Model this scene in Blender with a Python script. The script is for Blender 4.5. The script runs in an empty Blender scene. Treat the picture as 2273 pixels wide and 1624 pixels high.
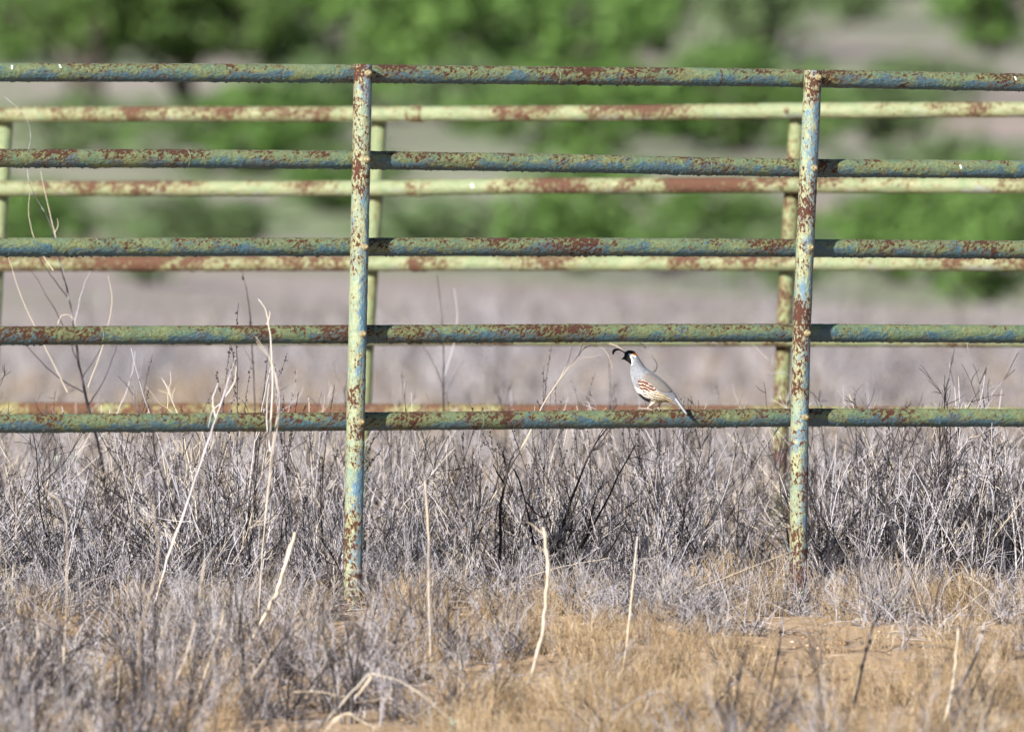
import bpy, bmesh, math, random
import numpy as np
from mathutils import Vector, Matrix, noise as mnoise
from mathutils.bvhtree import BVHTree

scene = bpy.context.scene
col = scene.collection

# ------------------------------------------------------------------ camera, world, sun, exposure
CAM_H = 0.82
LENS, SENSOR = 600.0, 36.0
PXW, PXH, HORIZON = 2273.0, 1624.0, 715.0          # photo measured at this width; row of the true horizon
F = PXW * LENS / SENSOR                             # focal length in those pixels
cam_d = bpy.data.cameras.new('camera')
cam_d.lens, cam_d.sensor_width = LENS, SENSOR
cam_d.clip_start, cam_d.clip_end = 0.5, 4000
cam_d.dof.use_dof = True
cam_d.dof.focus_distance = 49.25
cam_d.dof.aperture_fstop = 7.3
cam = bpy.data.objects.new('camera', cam_d)
cam.location = (0, 0, CAM_H)
cam.rotation_euler = (math.pi / 2 - math.atan((PXH / 2 - HORIZON) / F), 0, 0)
col.objects.link(cam)
scene.camera = cam

SUN_AZ, SUN_EL = math.radians(211), math.radians(25)  # azimuth clockwise from +Y
SUN_DIR = Vector((math.sin(SUN_AZ) * math.cos(SUN_EL), math.cos(SUN_AZ) * math.cos(SUN_EL), math.sin(SUN_EL)))
world = bpy.data.worlds.new('World')
scene.world = world
world.use_nodes = True
wn = world.node_tree.nodes
sky = wn.new('ShaderNodeTexSky')
sky.sky_type = 'NISHITA'
sky.sun_disc = False
sky.altitude, sky.air_density, sky.dust_density, sky.ozone_density = 1400, 0.9, 0.3, 1.5   # clear dry desert air
sky.sun_elevation, sky.sun_rotation = SUN_EL, SUN_AZ
world.node_tree.links.new(sky.outputs[0], wn['Background'].inputs[0])
wn['Background'].inputs[1].default_value = 0.05
sun_d = bpy.data.lights.new('sun', 'SUN')
sun_d.energy, sun_d.angle, sun_d.color = 5.0, math.radians(0.53), (1.0, 0.94, 0.86)
sun = bpy.data.objects.new('sun', sun_d)
sun.rotation_euler = SUN_DIR.to_track_quat('Z', 'Y').to_euler()
sun.location = (-20, -10, 30)
col.objects.link(sun)
vs = scene.view_settings
vs.view_transform, vs.look, vs.gamma, vs.use_curve_mapping = 'Standard', 'None', 1.0, False
vs.exposure = 0.95
scene.cycles.max_bounces = 6
scene.cycles.use_denoising = True

# ------------------------------------------------------------------ helpers
def tag(o, label=None, cat=None, group=None, kind=None):
    for k, v in (('label', label), ('category', cat), ('group', group), ('kind', kind)):
        if v: o[k] = v
    return o

def empty(name, loc, rz=0.0):
    o = bpy.data.objects.new(name, None)
    o.location, o.rotation_euler = loc, (0, 0, rz)
    o.empty_display_size = 0.1
    col.objects.link(o)
    return o

class MB:
    """numpy mesh builder: tubes, ribbons, quads with a per-vertex tint."""
    def __init__(s): s.v, s.f3, s.f4, s.t, s.n = [], [], [], [], 0
    def add(s, v, f, tint=0.5):
        v = np.asarray(v, float).reshape(-1, 3); f = np.asarray(f, int)
        (s.f3 if f.shape[1] == 3 else s.f4).append(f + s.n)
        s.v.append(v); s.t.append(np.broadcast_to(np.asarray(tint, float), (len(v),)).copy()); s.n += len(v)
    def tube(s, pts, rad, k=3, tint=0.5, cap=True):
        p = np.asarray(pts, float); n = len(p)
        r = np.broadcast_to(np.asarray(rad, float), (n,))
        d = np.gradient(p, axis=0); d /= np.linalg.norm(d, axis=1)[:, None] + 1e-12
        m = d.mean(0)
        ref = np.array([0, 1, 0.]) if abs(m[1]) < 0.8 * np.linalg.norm(m) + 1e-9 else np.array([1, 0, 0.])
        a = np.cross(d, ref); a /= np.linalg.norm(a, axis=1)[:, None] + 1e-12
        b = np.cross(d, a)
        ang = np.arange(k) / k * 2 * np.pi
        ring = p[:, None] + r[:, None, None] * (a[:, None] * np.cos(ang)[None, :, None] + b[:, None] * np.sin(ang)[None, :, None])
        i = np.arange(n - 1)[:, None] * k; j = np.arange(k)[None]; j2 = (j + 1) % k
        f = np.stack([i + j, i + j2, i + k + j2, i + k + j], -1).reshape(-1, 4)
        tt = np.repeat(np.broadcast_to(np.asarray(tint, float), (n,)), k)
        s.add(ring.reshape(-1, 3), f, tt)
        if cap and k >= 3:
            base = s.n - n * k
            for q in (0, n - 1):
                o = base + q * k
                s.f3.append(np.array([[o, o + x, o + x + 1] for x in range(1, k - 1)]))
    def build(s, name, mat, parent=None, smooth=False, link=True):
        me = bpy.data.meshes.new(name)
        V = np.concatenate(s.v) if s.v else np.zeros((0, 3))
        q = np.concatenate(s.f4) if s.f4 else np.zeros((0, 4), int)
        t = np.concatenate(s.f3) if s.f3 else np.zeros((0, 3), int)
        me.vertices.add(len(V)); me.vertices.foreach_set('co', V.astype(np.float32).ravel())
        L = np.concatenate([q.ravel(), t.ravel()]).astype(np.int32)
        me.loops.add(len(L)); me.loops.foreach_set('vertex_index', L)
        me.polygons.add(len(q) + len(t))
        st = np.concatenate([np.arange(len(q)) * 4, len(q) * 4 + np.arange(len(t)) * 3]).astype(np.int32)
        me.polygons.foreach_set('loop_start', st)
        me.update(calc_edges=True)
        if smooth: me.polygons.foreach_set('use_smooth', np.ones(len(me.polygons), bool))
        at_ = me.attributes.new('tint', 'FLOAT', 'POINT')
        at_.data.foreach_set('value', np.concatenate(s.t).astype(np.float32))
        me.materials.append(mat)
        o = bpy.data.objects.new(name, me)
        if link: col.objects.link(o)
        if parent: o.parent = parent
        return o

def at(px, py, Y):
    return Vector(((px - PXW / 2) / F * Y, Y, CAM_H + (HORIZON - py) / F * Y))

def nz(x, y, z=0.0):
    return mnoise.noise(Vector((x, y, z)))

def vnoise(p, seed=0):
    """vectorised 3-D value noise, p (n,3) -> 0..1"""
    p = np.asarray(p, float) + seed * 17.13
    i = np.floor(p).astype(np.int64); f = p - i; f = f * f * (3 - 2 * f)
    def h(a):
        x = (a[..., 0] * 374761393 + a[..., 1] * 668265263 + a[..., 2] * 2147483647 + seed * 144665) & 0xffffffff
        x = ((x ^ (x >> 13)) * 1274126177) & 0xffffffff
        x = ((x ^ (x >> 16)) * 2246822519) & 0xffffffff
        return (x & 0xffff) / 65535.0
    r = 0
    for dx in (0, 1):
        for dy in (0, 1):
            for dz in (0, 1):
                w = (f[:, 0] if dx else 1 - f[:, 0]) * (f[:, 1] if dy else 1 - f[:, 1]) * (f[:, 2] if dz else 1 - f[:, 2])
                r = r + w * h(i + np.array([dx, dy, dz]))
    return r

# ------------------------------------------------------------------ materials
def new_mat(name, rough=0.8):
    m = bpy.data.materials.new(name); m.use_nodes = True
    nt = m.node_tree; b = nt.nodes['Principled BSDF']
    b.inputs['Roughness'].default_value = rough
    return m, nt, b

def N(nt, typ, **kw):
    n = nt.nodes.new(typ)
    for k, v in kw.items():
        if hasattr(n, k): setattr(n, k, v)
    return n

def noise_n(nt, vec, scale, detail=4, rough=0.55, dist=0.0):
    n = nt.nodes.new('ShaderNodeTexNoise')
    n.inputs['Scale'].default_value, n.inputs['Detail'].default_value = scale, detail
    n.inputs['Roughness'].default_value, n.inputs['Distortion'].default_value = rough, dist
    nt.links.new(vec, n.inputs['Vector'])
    return n.outputs['Fac']

def ramp(nt, fac, stops, interp='LINEAR'):
    n = nt.nodes.new('ShaderNodeValToRGB'); r = n.color_ramp; r.interpolation = interp
    while len(r.elements) < len(stops): r.elements.new(0.5)
    for e, (p, c) in zip(r.elements, stops):
        e.position = p; e.color = (c if isinstance(c, tuple) else (c, c, c)) + (1,)
    nt.links.new(fac, n.inputs[0])
    return n.outputs[0]

def mix(nt, fac, a, b, blend='MIX'):
    n = nt.nodes.new('ShaderNodeMix'); n.data_type = 'RGBA'; n.blend_type = blend
    for sock, val in ((n.inputs[0], fac), (n.inputs[6], a), (n.inputs[7], b)):
        if isinstance(val, (int, float)): sock.default_value = val
        elif isinstance(val, tuple): sock.default_value = val + (1,)
        else: nt.links.new(val, sock)
    return n.outputs[2]

def math_n(nt, op, a, b=0.0, clamp=False):
    n = nt.nodes.new('ShaderNodeMath'); n.operation = op; n.use_clamp = clamp
    for sock, val in ((n.inputs[0], a), (n.inputs[1], b)):
        if isinstance(val, (int, float)): sock.default_value = val
        else: nt.links.new(val, sock)
    return n.outputs[0]

def bump(nt, b, h, strength=0.5, dist=0.01):
    n = nt.nodes.new('ShaderNodeBump')
    n.inputs['Strength'].default_value, n.inputs['Distance'].default_value = strength, dist
    nt.links.new(h, n.inputs['Height']); nt.links.new(n.outputs[0], b.inputs['Normal'])

def paint_mat(name, green, pale, blue, rust, ochre, blue_bias, rust_bias, stretch, rust_up=0.05, reg=0.55, slant=0.6, longr=0.55, foot=0.0):
    """old layered pipe paint: two greens, blue coat that partly paints in sky-lit shade, flaked rust with ochre stain round it"""
    m, nt, b = new_mat(name, 0.55)
    tc = nt.nodes.new('ShaderNodeTexCoord'); oi = nt.nodes.new('ShaderNodeObjectInfo')
    off = N(nt, 'ShaderNodeVectorMath', operation='SCALE'); off.inputs[0].default_value = (37.0, 11.0, 23.0)
    nt.links.new(oi.outputs['Random'], off.inputs['Scale'])
    add = N(nt, 'ShaderNodeVectorMath', operation='ADD')
    nt.links.new(tc.outputs['Object'], add.inputs[0]); nt.links.new(off.outputs[0], add.inputs[1])
    st = N(nt, 'ShaderNodeVectorMath', operation='MULTIPLY'); st.inputs[1].default_value = stretch
    nt.links.new(add.outputs[0], st.inputs[0])
    v, vs_ = add.outputs[0], st.outputs[0]
    att = N(nt, 'ShaderNodeAttribute', attribute_name='tint')            # 1 = top of a rail, left side of a post
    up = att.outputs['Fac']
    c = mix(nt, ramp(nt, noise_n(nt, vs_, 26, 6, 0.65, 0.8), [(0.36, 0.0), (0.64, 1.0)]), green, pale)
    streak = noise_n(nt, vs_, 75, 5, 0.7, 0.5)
    bl = math_n(nt, 'ADD', math_n(nt, 'ADD', math_n(nt, 'MULTIPLY', noise_n(nt, vs_, 10, 4, 0.6, 1.2), 0.8), math_n(nt, 'MULTIPLY', streak, 0.55)), math_n(nt, 'MULTIPLY', up, -0.30))  # real blue patches, biased to rail undersides to paint in sky-lit shade
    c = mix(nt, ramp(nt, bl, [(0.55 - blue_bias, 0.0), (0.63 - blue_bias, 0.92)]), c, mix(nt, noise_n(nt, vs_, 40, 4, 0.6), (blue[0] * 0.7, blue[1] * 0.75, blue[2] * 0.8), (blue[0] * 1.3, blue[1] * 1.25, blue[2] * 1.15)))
    rot = N(nt, 'ShaderNodeVectorRotate', rotation_type='Y_AXIS'); rot.inputs['Angle'].default_value = slant
    nt.links.new(v, rot.inputs['Vector'])
    dsh = N(nt, 'ShaderNodeVectorMath', operation='MULTIPLY'); dsh.inputs[1].default_value = stretch
    nt.links.new(rot.outputs[0], dsh.inputs[0])
    region = math_n(nt, 'ADD', math_n(nt, 'MULTIPLY', math_n(nt, 'SUBTRACT', noise_n(nt, v, 6.5, 4, 0.6), 0.5), reg), math_n(nt, 'MULTIPLY', math_n(nt, 'SUBTRACT', noise_n(nt, v, 1.7, 2, 0.5), 0.5), longr))
    fine = noise_n(nt, dsh.outputs[0], 135, 6, 0.66, 0.3)
    mid = noise_n(nt, dsh.outputs[0], 48, 5, 0.62, 0.4)
    r = math_n(nt, 'ADD', math_n(nt, 'MULTIPLY', fine, 0.74), math_n(nt, 'MULTIPLY', mid, 0.30))
    r = math_n(nt, 'ADD', r, math_n(nt, 'ADD', region, 0.185))
    r = math_n(nt, 'ADD', r, math_n(nt, 'MULTIPLY', up, rust_up))
    r = math_n(nt, 'ADD', r, rust_bias)
    if foot:                                                              # the damp foot of a post rusts most
        sz = nt.nodes.new('ShaderNodeSeparateXYZ'); nt.links.new(tc.outputs['Object'], sz.inputs[0])
        r = math_n(nt, 'ADD', r, math_n(nt, 'MULTIPLY', ramp(nt, sz.outputs['Z'], [(0.02, 1.0), (0.30, 0.0)]), foot))
    c = mix(nt, ramp(nt, r, [(0.72, 0.0), (0.83, 0.75)]), c, ochre)
    rc = mix(nt, noise_n(nt, v, 230, 4, 0.7), (rust[0] * 0.6, rust[1] * 0.6, rust[2] * 0.6), (rust[0] * 1.9, rust[1] * 1.8, rust[2] * 1.6))
    rm = ramp(nt, r, [(0.815, 0.0), (0.832, 1.0)])
    c = mix(nt, rm, c, rc)
    pit = ramp(nt, math_n(nt, 'ADD', noise_n(nt, v, 260, 3, 0.6), math_n(nt, 'MULTIPLY', region, 0.25)), [(0.65, 0.0), (0.67, 0.8)])
    c = mix(nt, pit, c, (rust[0] * 0.5, rust[1] * 0.5, rust[2] * 0.5))
    wh = ramp(nt, noise_n(nt, v, 85, 2, 0.5), [(0.77, 0.0), (0.79, 0.8)])
    c = mix(nt, wh, c, (0.62, 0.6, 0.55))
    nt.links.new(c, b.inputs['Base Color'])
    nt.links.new(ramp(nt, rm, [(0.0, 0.5), (1.0, 0.9)]), b.inputs['Roughness'])
    h = math_n(nt, 'SUBTRACT', math_n(nt, 'ADD', math_n(nt, 'MULTIPLY', noise_n(nt, vs_, 150, 4, 0.6), 0.6), math_n(nt, 'MULTIPLY', noise_n(nt, vs_, 45, 3), 0.4)), math_n(nt, 'MULTIPLY', rm, 0.35))
    bump(nt, b, h, 1.0, 0.008)
    return m

RUST = (0.062, 0.022, 0.014)
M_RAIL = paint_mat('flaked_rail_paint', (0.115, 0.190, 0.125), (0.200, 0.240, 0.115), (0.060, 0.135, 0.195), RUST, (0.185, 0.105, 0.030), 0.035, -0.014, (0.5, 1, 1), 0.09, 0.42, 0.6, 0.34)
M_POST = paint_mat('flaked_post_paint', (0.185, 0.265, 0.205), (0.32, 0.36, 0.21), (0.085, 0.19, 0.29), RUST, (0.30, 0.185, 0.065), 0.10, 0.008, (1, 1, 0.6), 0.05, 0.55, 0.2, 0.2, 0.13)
M_RAILB = paint_mat('sun_facing_rail_paint', (0.185, 0.245, 0.130), (0.280, 0.305, 0.175), (0.27, 0.29, 0.26), (0.085, 0.040, 0.026), (0.25, 0.15, 0.055), -0.10, 0.02, (0.5, 1, 1), 0.08, 0.55, 0.6, 0.5)  # yellower paint; its sun-facing brightness is partly put into the colour
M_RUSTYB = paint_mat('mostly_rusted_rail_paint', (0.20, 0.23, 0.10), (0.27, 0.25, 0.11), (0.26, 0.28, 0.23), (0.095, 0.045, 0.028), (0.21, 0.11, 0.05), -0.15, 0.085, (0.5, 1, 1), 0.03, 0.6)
M_POSTB = paint_mat('rear_post_paint', (0.175, 0.235, 0.115), (0.260, 0.295, 0.150), (0.18, 0.24, 0.14), (0.075, 0.032, 0.025), (0.27, 0.165, 0.06), -0.12, -0.05, (1, 1, 0.5), 0.05, 0.5, 0.2, 0.1)  # yellower, less blue paint of the rear posts
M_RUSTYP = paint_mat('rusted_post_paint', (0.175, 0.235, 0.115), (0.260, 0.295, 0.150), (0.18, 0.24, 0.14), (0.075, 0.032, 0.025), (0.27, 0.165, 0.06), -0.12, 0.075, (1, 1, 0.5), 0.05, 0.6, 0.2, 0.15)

def flat_mat(name, c, rough=0.7, var=0.25, scale=40, bstr=0.3):
    m, nt, b = new_mat(name, rough)
    tc = nt.nodes.new('ShaderNodeTexCoord')
    f = noise_n(nt, tc.outputs['Object'], scale, 5, 0.6)
    d = tuple(x * (1 - var) for x in c); l = tuple(min(1, x * (1 + var)) for x in c)
    nt.links.new(mix(nt, ramp(nt, f, [(0.3, 0.0), (0.7, 1.0)]), d, l), b.inputs['Base Color'])
    if bstr: bump(nt, b, f, bstr, 0.002)
    return m
M_BOLT = flat_mat('rusty_bolt_metal', (0.24, 0.20, 0.11), 0.6, 0.7, 220)
M_DROP = flat_mat('white_dropping', (0.8, 0.8, 0.77), 0.8, 0.1)

def tint_mat(name, stops, rough=0.8, transl=0.0, grain=0.35, gscale=60):
    """colour by the stem's own tint, broken up by grain"""
    m, nt, b = new_mat(name, rough)
    att = N(nt, 'ShaderNodeAttribute', attribute_name='tint')
    tc = nt.nodes.new('ShaderNodeTexCoord')
    oi = nt.nodes.new('ShaderNodeObjectInfo')
    f = math_n(nt, 'ADD', att.outputs['Fac'], math_n(nt, 'MULTIPLY', math_n(nt, 'SUBTRACT', noise_n(nt, tc.outputs['Object'], gscale, 3), 0.5), grain))
    f = math_n(nt, 'ADD', f, math_n(nt, 'MULTIPLY', math_n(nt, 'SUBTRACT', oi.outputs['Random'], 0.5), 0.12))
    c = ramp(nt, f, stops)
    nt.links.new(c, b.inputs['Base Color'])
    b.inputs['Specular IOR Level'].default_value = 0.25
    if transl:
        tr = nt.nodes.new('ShaderNodeBsdfTranslucent'); nt.links.new(c, tr.inputs[0])
        ms = nt.nodes.new('ShaderNodeMixShader'); ms.inputs[0].default_value = transl
        nt.links.new(b.outputs[0], ms.inputs[1]); nt.links.new(tr.outputs[0], ms.inputs[2])
        nt.links.new(ms.outputs[0], nt.nodes['Material Output'].inputs[0])
    return m
M_TWIG = tint_mat('weathered_twig', [(0.0, (0.012, 0.010, 0.012)), (0.25, (0.07, 0.06, 0.062)), (0.5, (0.29, 0.27, 0.29)), (0.75, (0.50, 0.49, 0.55)), (1.0, (0.58, 0.50, 0.39))])
M_STRAW = tint_mat('pale_straw', [(0.0, (0.16, 0.12, 0.09)), (0.4, (0.45, 0.39, 0.33)), (0.75, (0.55, 0.47, 0.35)), (1.0, (0.60, 0.57, 0.53))], 0.6)
M_GRASS = tint_mat('dry_tan_grass', [(0.0, (0.15, 0.10, 0.06)), (0.45, (0.40, 0.29, 0.17)), (0.8, (0.60, 0.46, 0.29)), (1.0, (0.64, 0.56, 0.45))], 0.8, 0.2)
M_LEAF = tint_mat('mesquite_leaf', [(0.0, (0.085, 0.155, 0.042)), (0.5, (0.12, 0.225, 0.055)), (1.0, (0.16, 0.275, 0.072))], 0.7, 0.12, 0.3, 1.0)
M_LEAF2 = tint_mat('grey_green_leaf', [(0.0, (0.11, 0.17, 0.075)), (0.5, (0.155, 0.235, 0.10)), (1.0, (0.20, 0.28, 0.135))], 0.7, 0.12, 0.3, 1.0)
M_LEAF3 = tint_mat('dull_olive_leaf', [(0.0, (0.055, 0.10, 0.028)), (0.5, (0.085, 0.15, 0.038)), (1.0, (0.12, 0.195, 0.05))], 0.7, 0.12, 0.3, 1.0)
M_SAGE = tint_mat('pale_sage_leaf', [(0.0, (0.16, 0.20, 0.15)), (0.5, (0.33, 0.40, 0.33)), (1.0, (0.50, 0.55, 0.46))], 0.8, 0.15, 0.3, 30)
M_BARK = flat_mat('dark_bark', (0.075, 0.06, 0.055), 0.9, 0.4, 8)

# ------------------------------------------------------------------ terrain
PROF_Y = np.array([0, 60, 80, 100, 140, 180, 220, 260, 320, 400, 500])
PROF_PX = np.array([0, 0, 0, 985, 800, 650, 530, 430, 300, 150, -60], float)
_z = CAM_H + (HORIZON - PROF_PX) / F * PROF_Y
_z[:2] = 0.0; _z[2] = 0.005
PROF_YY = np.concatenate([[-200, 28, 38, 42, 44, 45.5, 47.5], PROF_Y[1:], [700, 1200, 2500]])         # the fence stands on a low rise
PROF_Z = np.concatenate([[-0.55, -0.50, -0.42, -0.34, -0.236, -0.123, 0.0], _z[1:], [19, 40, 95]])
def ground_z(x, y):
    z = np.interp(y, PROF_YY, PROF_Z)
    far = np.clip((np.asarray(y) - 90) / 100, 0, 1)
    return z + far * 0.25 * np.sin(np.asarray(x) * 0.11 + np.asarray(y) * 0.05) + far * 0.12 * np.sin(np.asarray(x) * 0.43 - np.asarray(y) * 0.09)

ys = np.concatenate([np.linspace(-200, 28, 40), np.linspace(29, 62, 240), np.linspace(62.3, 120, 120), np.linspace(121, 520, 140), np.linspace(530, 2500, 60)])
xs = np.concatenate([np.linspace(-1, -0.06, 40), np.linspace(-0.055, 0.055, 80), np.linspace(0.06, 1, 40)])
GX = xs[None, :] * (60 + np.abs(ys)[:, None] * 0.9)
GY = np.broadcast_to(ys[:, None], GX.shape)
GZ = ground_z(GX, GY)
near = np.clip(1 - (np.abs(GY - 45) - 18) / 10, 0, 1)
P2 = np.stack([GX.ravel() * 2.2, GY.ravel() * 2.2, np.zeros(GX.size)], 1)
GZ = GZ + (near.ravel() * (vnoise(P2, 3) - 0.5) * 0.035 + near.ravel() * (vnoise(P2 * 5, 4) - 0.5) * 0.014).reshape(GX.shape)
nr, nc = GX.shape
idx = np.arange(nr * nc).reshape(nr, nc)
gm, nt, b = new_mat('dry_ground', 0.95)
tc = nt.nodes.new('ShaderNodeTexCoord'); ov = tc.outputs['Object']
soil = mix(nt, ramp(nt, noise_n(nt, ov, 9, 6, 0.65), [(0.35, 0.0), (0.65, 1.0)]), (0.34, 0.21, 0.11), (0.52, 0.36, 0.215))
soil = mix(nt, ramp(nt, noise_n(nt, ov, 45, 4, 0.7), [(0.4, 0.0), (0.6, 0.6)]), soil, (0.55, 0.43, 0.30))
sep = nt.nodes.new('ShaderNodeSeparateXYZ'); nt.links.new(ov, sep.inputs[0])
farf = ramp(nt, math_n(nt, 'DIVIDE', sep.outputs['Y'], 200.0), [(0.33, 0.0), (0.46, 1.0)])
n_far = noise_n(nt, ov, 0.16, 4, 0.6)
thatch = mix(nt, ramp(nt, n_far, [(0.35, 0.0), (0.62, 1.0)]), (0.28, 0.23, 0.225), (0.40, 0.34, 0.315))
thatch = mix(nt, ramp(nt, noise_n(nt, ov, 0.07, 3, 0.5), [(0.56, 0.0), (0.68, 0.6)]), thatch, (0.42, 0.28, 0.19))
herb = math_n(nt, 'MULTIPLY', ramp(nt, noise_n(nt, ov, 0.085, 3, 0.55, 0.6), [(0.44, 0.0), (0.56, 0.85)]), ramp(nt, math_n(nt, 'DIVIDE', sep.outputs['Y'], 400.0), [(0.36, 0.0), (0.5, 1.0)]))
thatch = mix(nt, herb, thatch, (0.19, 0.265, 0.11))
nt.links.new(mix(nt, farf, soil, thatch), b.inputs['Base Color'])
bump(nt, b, noise_n(nt, ov, 30, 6, 0.7), 0.7, 0.03)
g = MB()
g.add(np.stack([GX, GY, GZ], -1).reshape(-1, 3), np.stack([idx[:-1, :-1], idx[:-1, 1:], idx[1:, 1:], idx[1:, :-1]], -1).reshape(-1, 4))
ground = g.build('ground', gm, smooth=True)
tag(ground, kind='structure')
ground['label'] = 'dry sandy ground rising to a grassy slope'
_gv = np.stack([GX, GY, GZ], -1)
def gz(x, y):
    """ground height on the built sheet"""
    r = int(np.clip(np.searchsorted(ys, y) - 1, 0, nr - 2))
    t = (y - ys[r]) / (ys[r + 1] - ys[r])
    a = np.interp(x, GX[r], GZ[r]); c = np.interp(x, GX[r + 1], GZ[r + 1])
    return float(a * (1 - t) + c * t)

# ------------------------------------------------------------------ trees on the slope
def crown_mesh(seed, nclump, nleaf, leaf, low):
    rs = np.random.RandomState(seed); m = MB()
    cs = []
    for i in range(nclump):
        while True:
            p = rs.uniform(-1, 1, 3)
            if np.dot(p, p) < 1: break
        th = math.atan2(p[1], p[0]); R = 0.72 + 0.28 * math.sin(th * 3 + seed) + 0.12 * math.sin(th * 5 + 2 * seed)
        zc = low + (1 - low) * (0.5 + 0.5 * p[2])
        cs.append((p[0] * 0.55 * R * (1.05 - 0.35 * max(0, p[2])), p[1] * 0.55 * R, zc * (0.93 + 0.07 * math.sin(th * 2 + seed)), rs.uniform(0.045, 0.10), 0.2 + 0.6 * rs.rand()))
    V, Fc, T = [], [], []
    for cx, cy, cz, cr, ct in cs:
        n = int(nleaf * (cr / 0.11) ** 2)
        d = rs.normal(size=(n, 3)); d /= np.linalg.norm(d, axis=1)[:, None]
        c = np.array([cx, cy, cz]) + d * cr * rs.uniform(0.3, 1, (n, 1)) * np.array([1, 1, 0.75])
        nn = d + rs.normal(0, 0.45, (n, 3))
        a = np.cross(nn, rs.normal(size=(n, 3))); a /= np.linalg.norm(a, axis=1)[:, None]
        bb = np.cross(nn, a); bb /= np.linalg.norm(bb, axis=1)[:, None]
        s = leaf * rs.uniform(0.6, 1.3, (n, 1))
        q = np.stack([c - a * s, c + bb * s * 0.55, c + a * s, c - bb * s * 0.55], 1)
        q[..., 2] = np.maximum(q[..., 2], 0.0)
        t = np.clip(ct * 0.6 + rs.uniform(0, 0.4, n), 0, 1)
        m.add(q.reshape(-1, 3), np.arange(n * 4).reshape(n, 4), np.repeat(t, 4))
    return m, cs
def trunk_mesh(seed, low, cs):
    rs = np.random.RandomState(seed + 99); m = MB()
    for s in range(2 if low > 0.2 else 4):
        x0 = rs.uniform(-0.05, 0.05)
        for cl in [cs[k] for k in rs.choice(len(cs), 3, False)]:
            p0 = np.array([x0, rs.uniform(-0.03, 0.03), -0.03]); p3 = np.array(cl[:3])
            p1 = p0 + np.array([rs.uniform(-.05, .05), 0, 0.5 * low + 0.1]); p2 = (p1 + p3) / 2 + np.array([0, 0, 0.05])
            t = np.linspace(0, 1, 9)[:, None]
            pts = (1 - t) ** 3 * p0 + 3 * (1 - t) ** 2 * t * p1 + 3 * (1 - t) * t ** 2 * p2 + t ** 3 * p3
            m.tube(pts, np.linspace(0.032, 0.006, 9), 6)
    return m
TREE_PROTO = {}
for kind, (low, sd, lm) in {'tree': (0.30, 5, M_LEAF3), 'tree2': (0.30, 12, M_LEAF3), 'bush': (0.02, 21, M_LEAF), 'bush2': (0.02, 33, M_LEAF2), 'bush3': (0.02, 47, M_LEAF), 'bush4': (0.03, 58, M_LEAF2)}.items():
    cm, cs = crown_mesh(sd, 260, 40, 0.026, low)
    c = cm.build('crown', lm, link=False); t = trunk_mesh(sd, low, cs).build('trunk', M_BARK, smooth=True, link=False)
    TREE_PROTO[kind] = (c.data, t.data)
    bpy.data.objects.remove(c); bpy.data.objects.remove(t)
def y_for_row(row):
    return float(np.interp(-row, -PROF_PX[3:], PROF_Y[3:].astype(float)))
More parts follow.
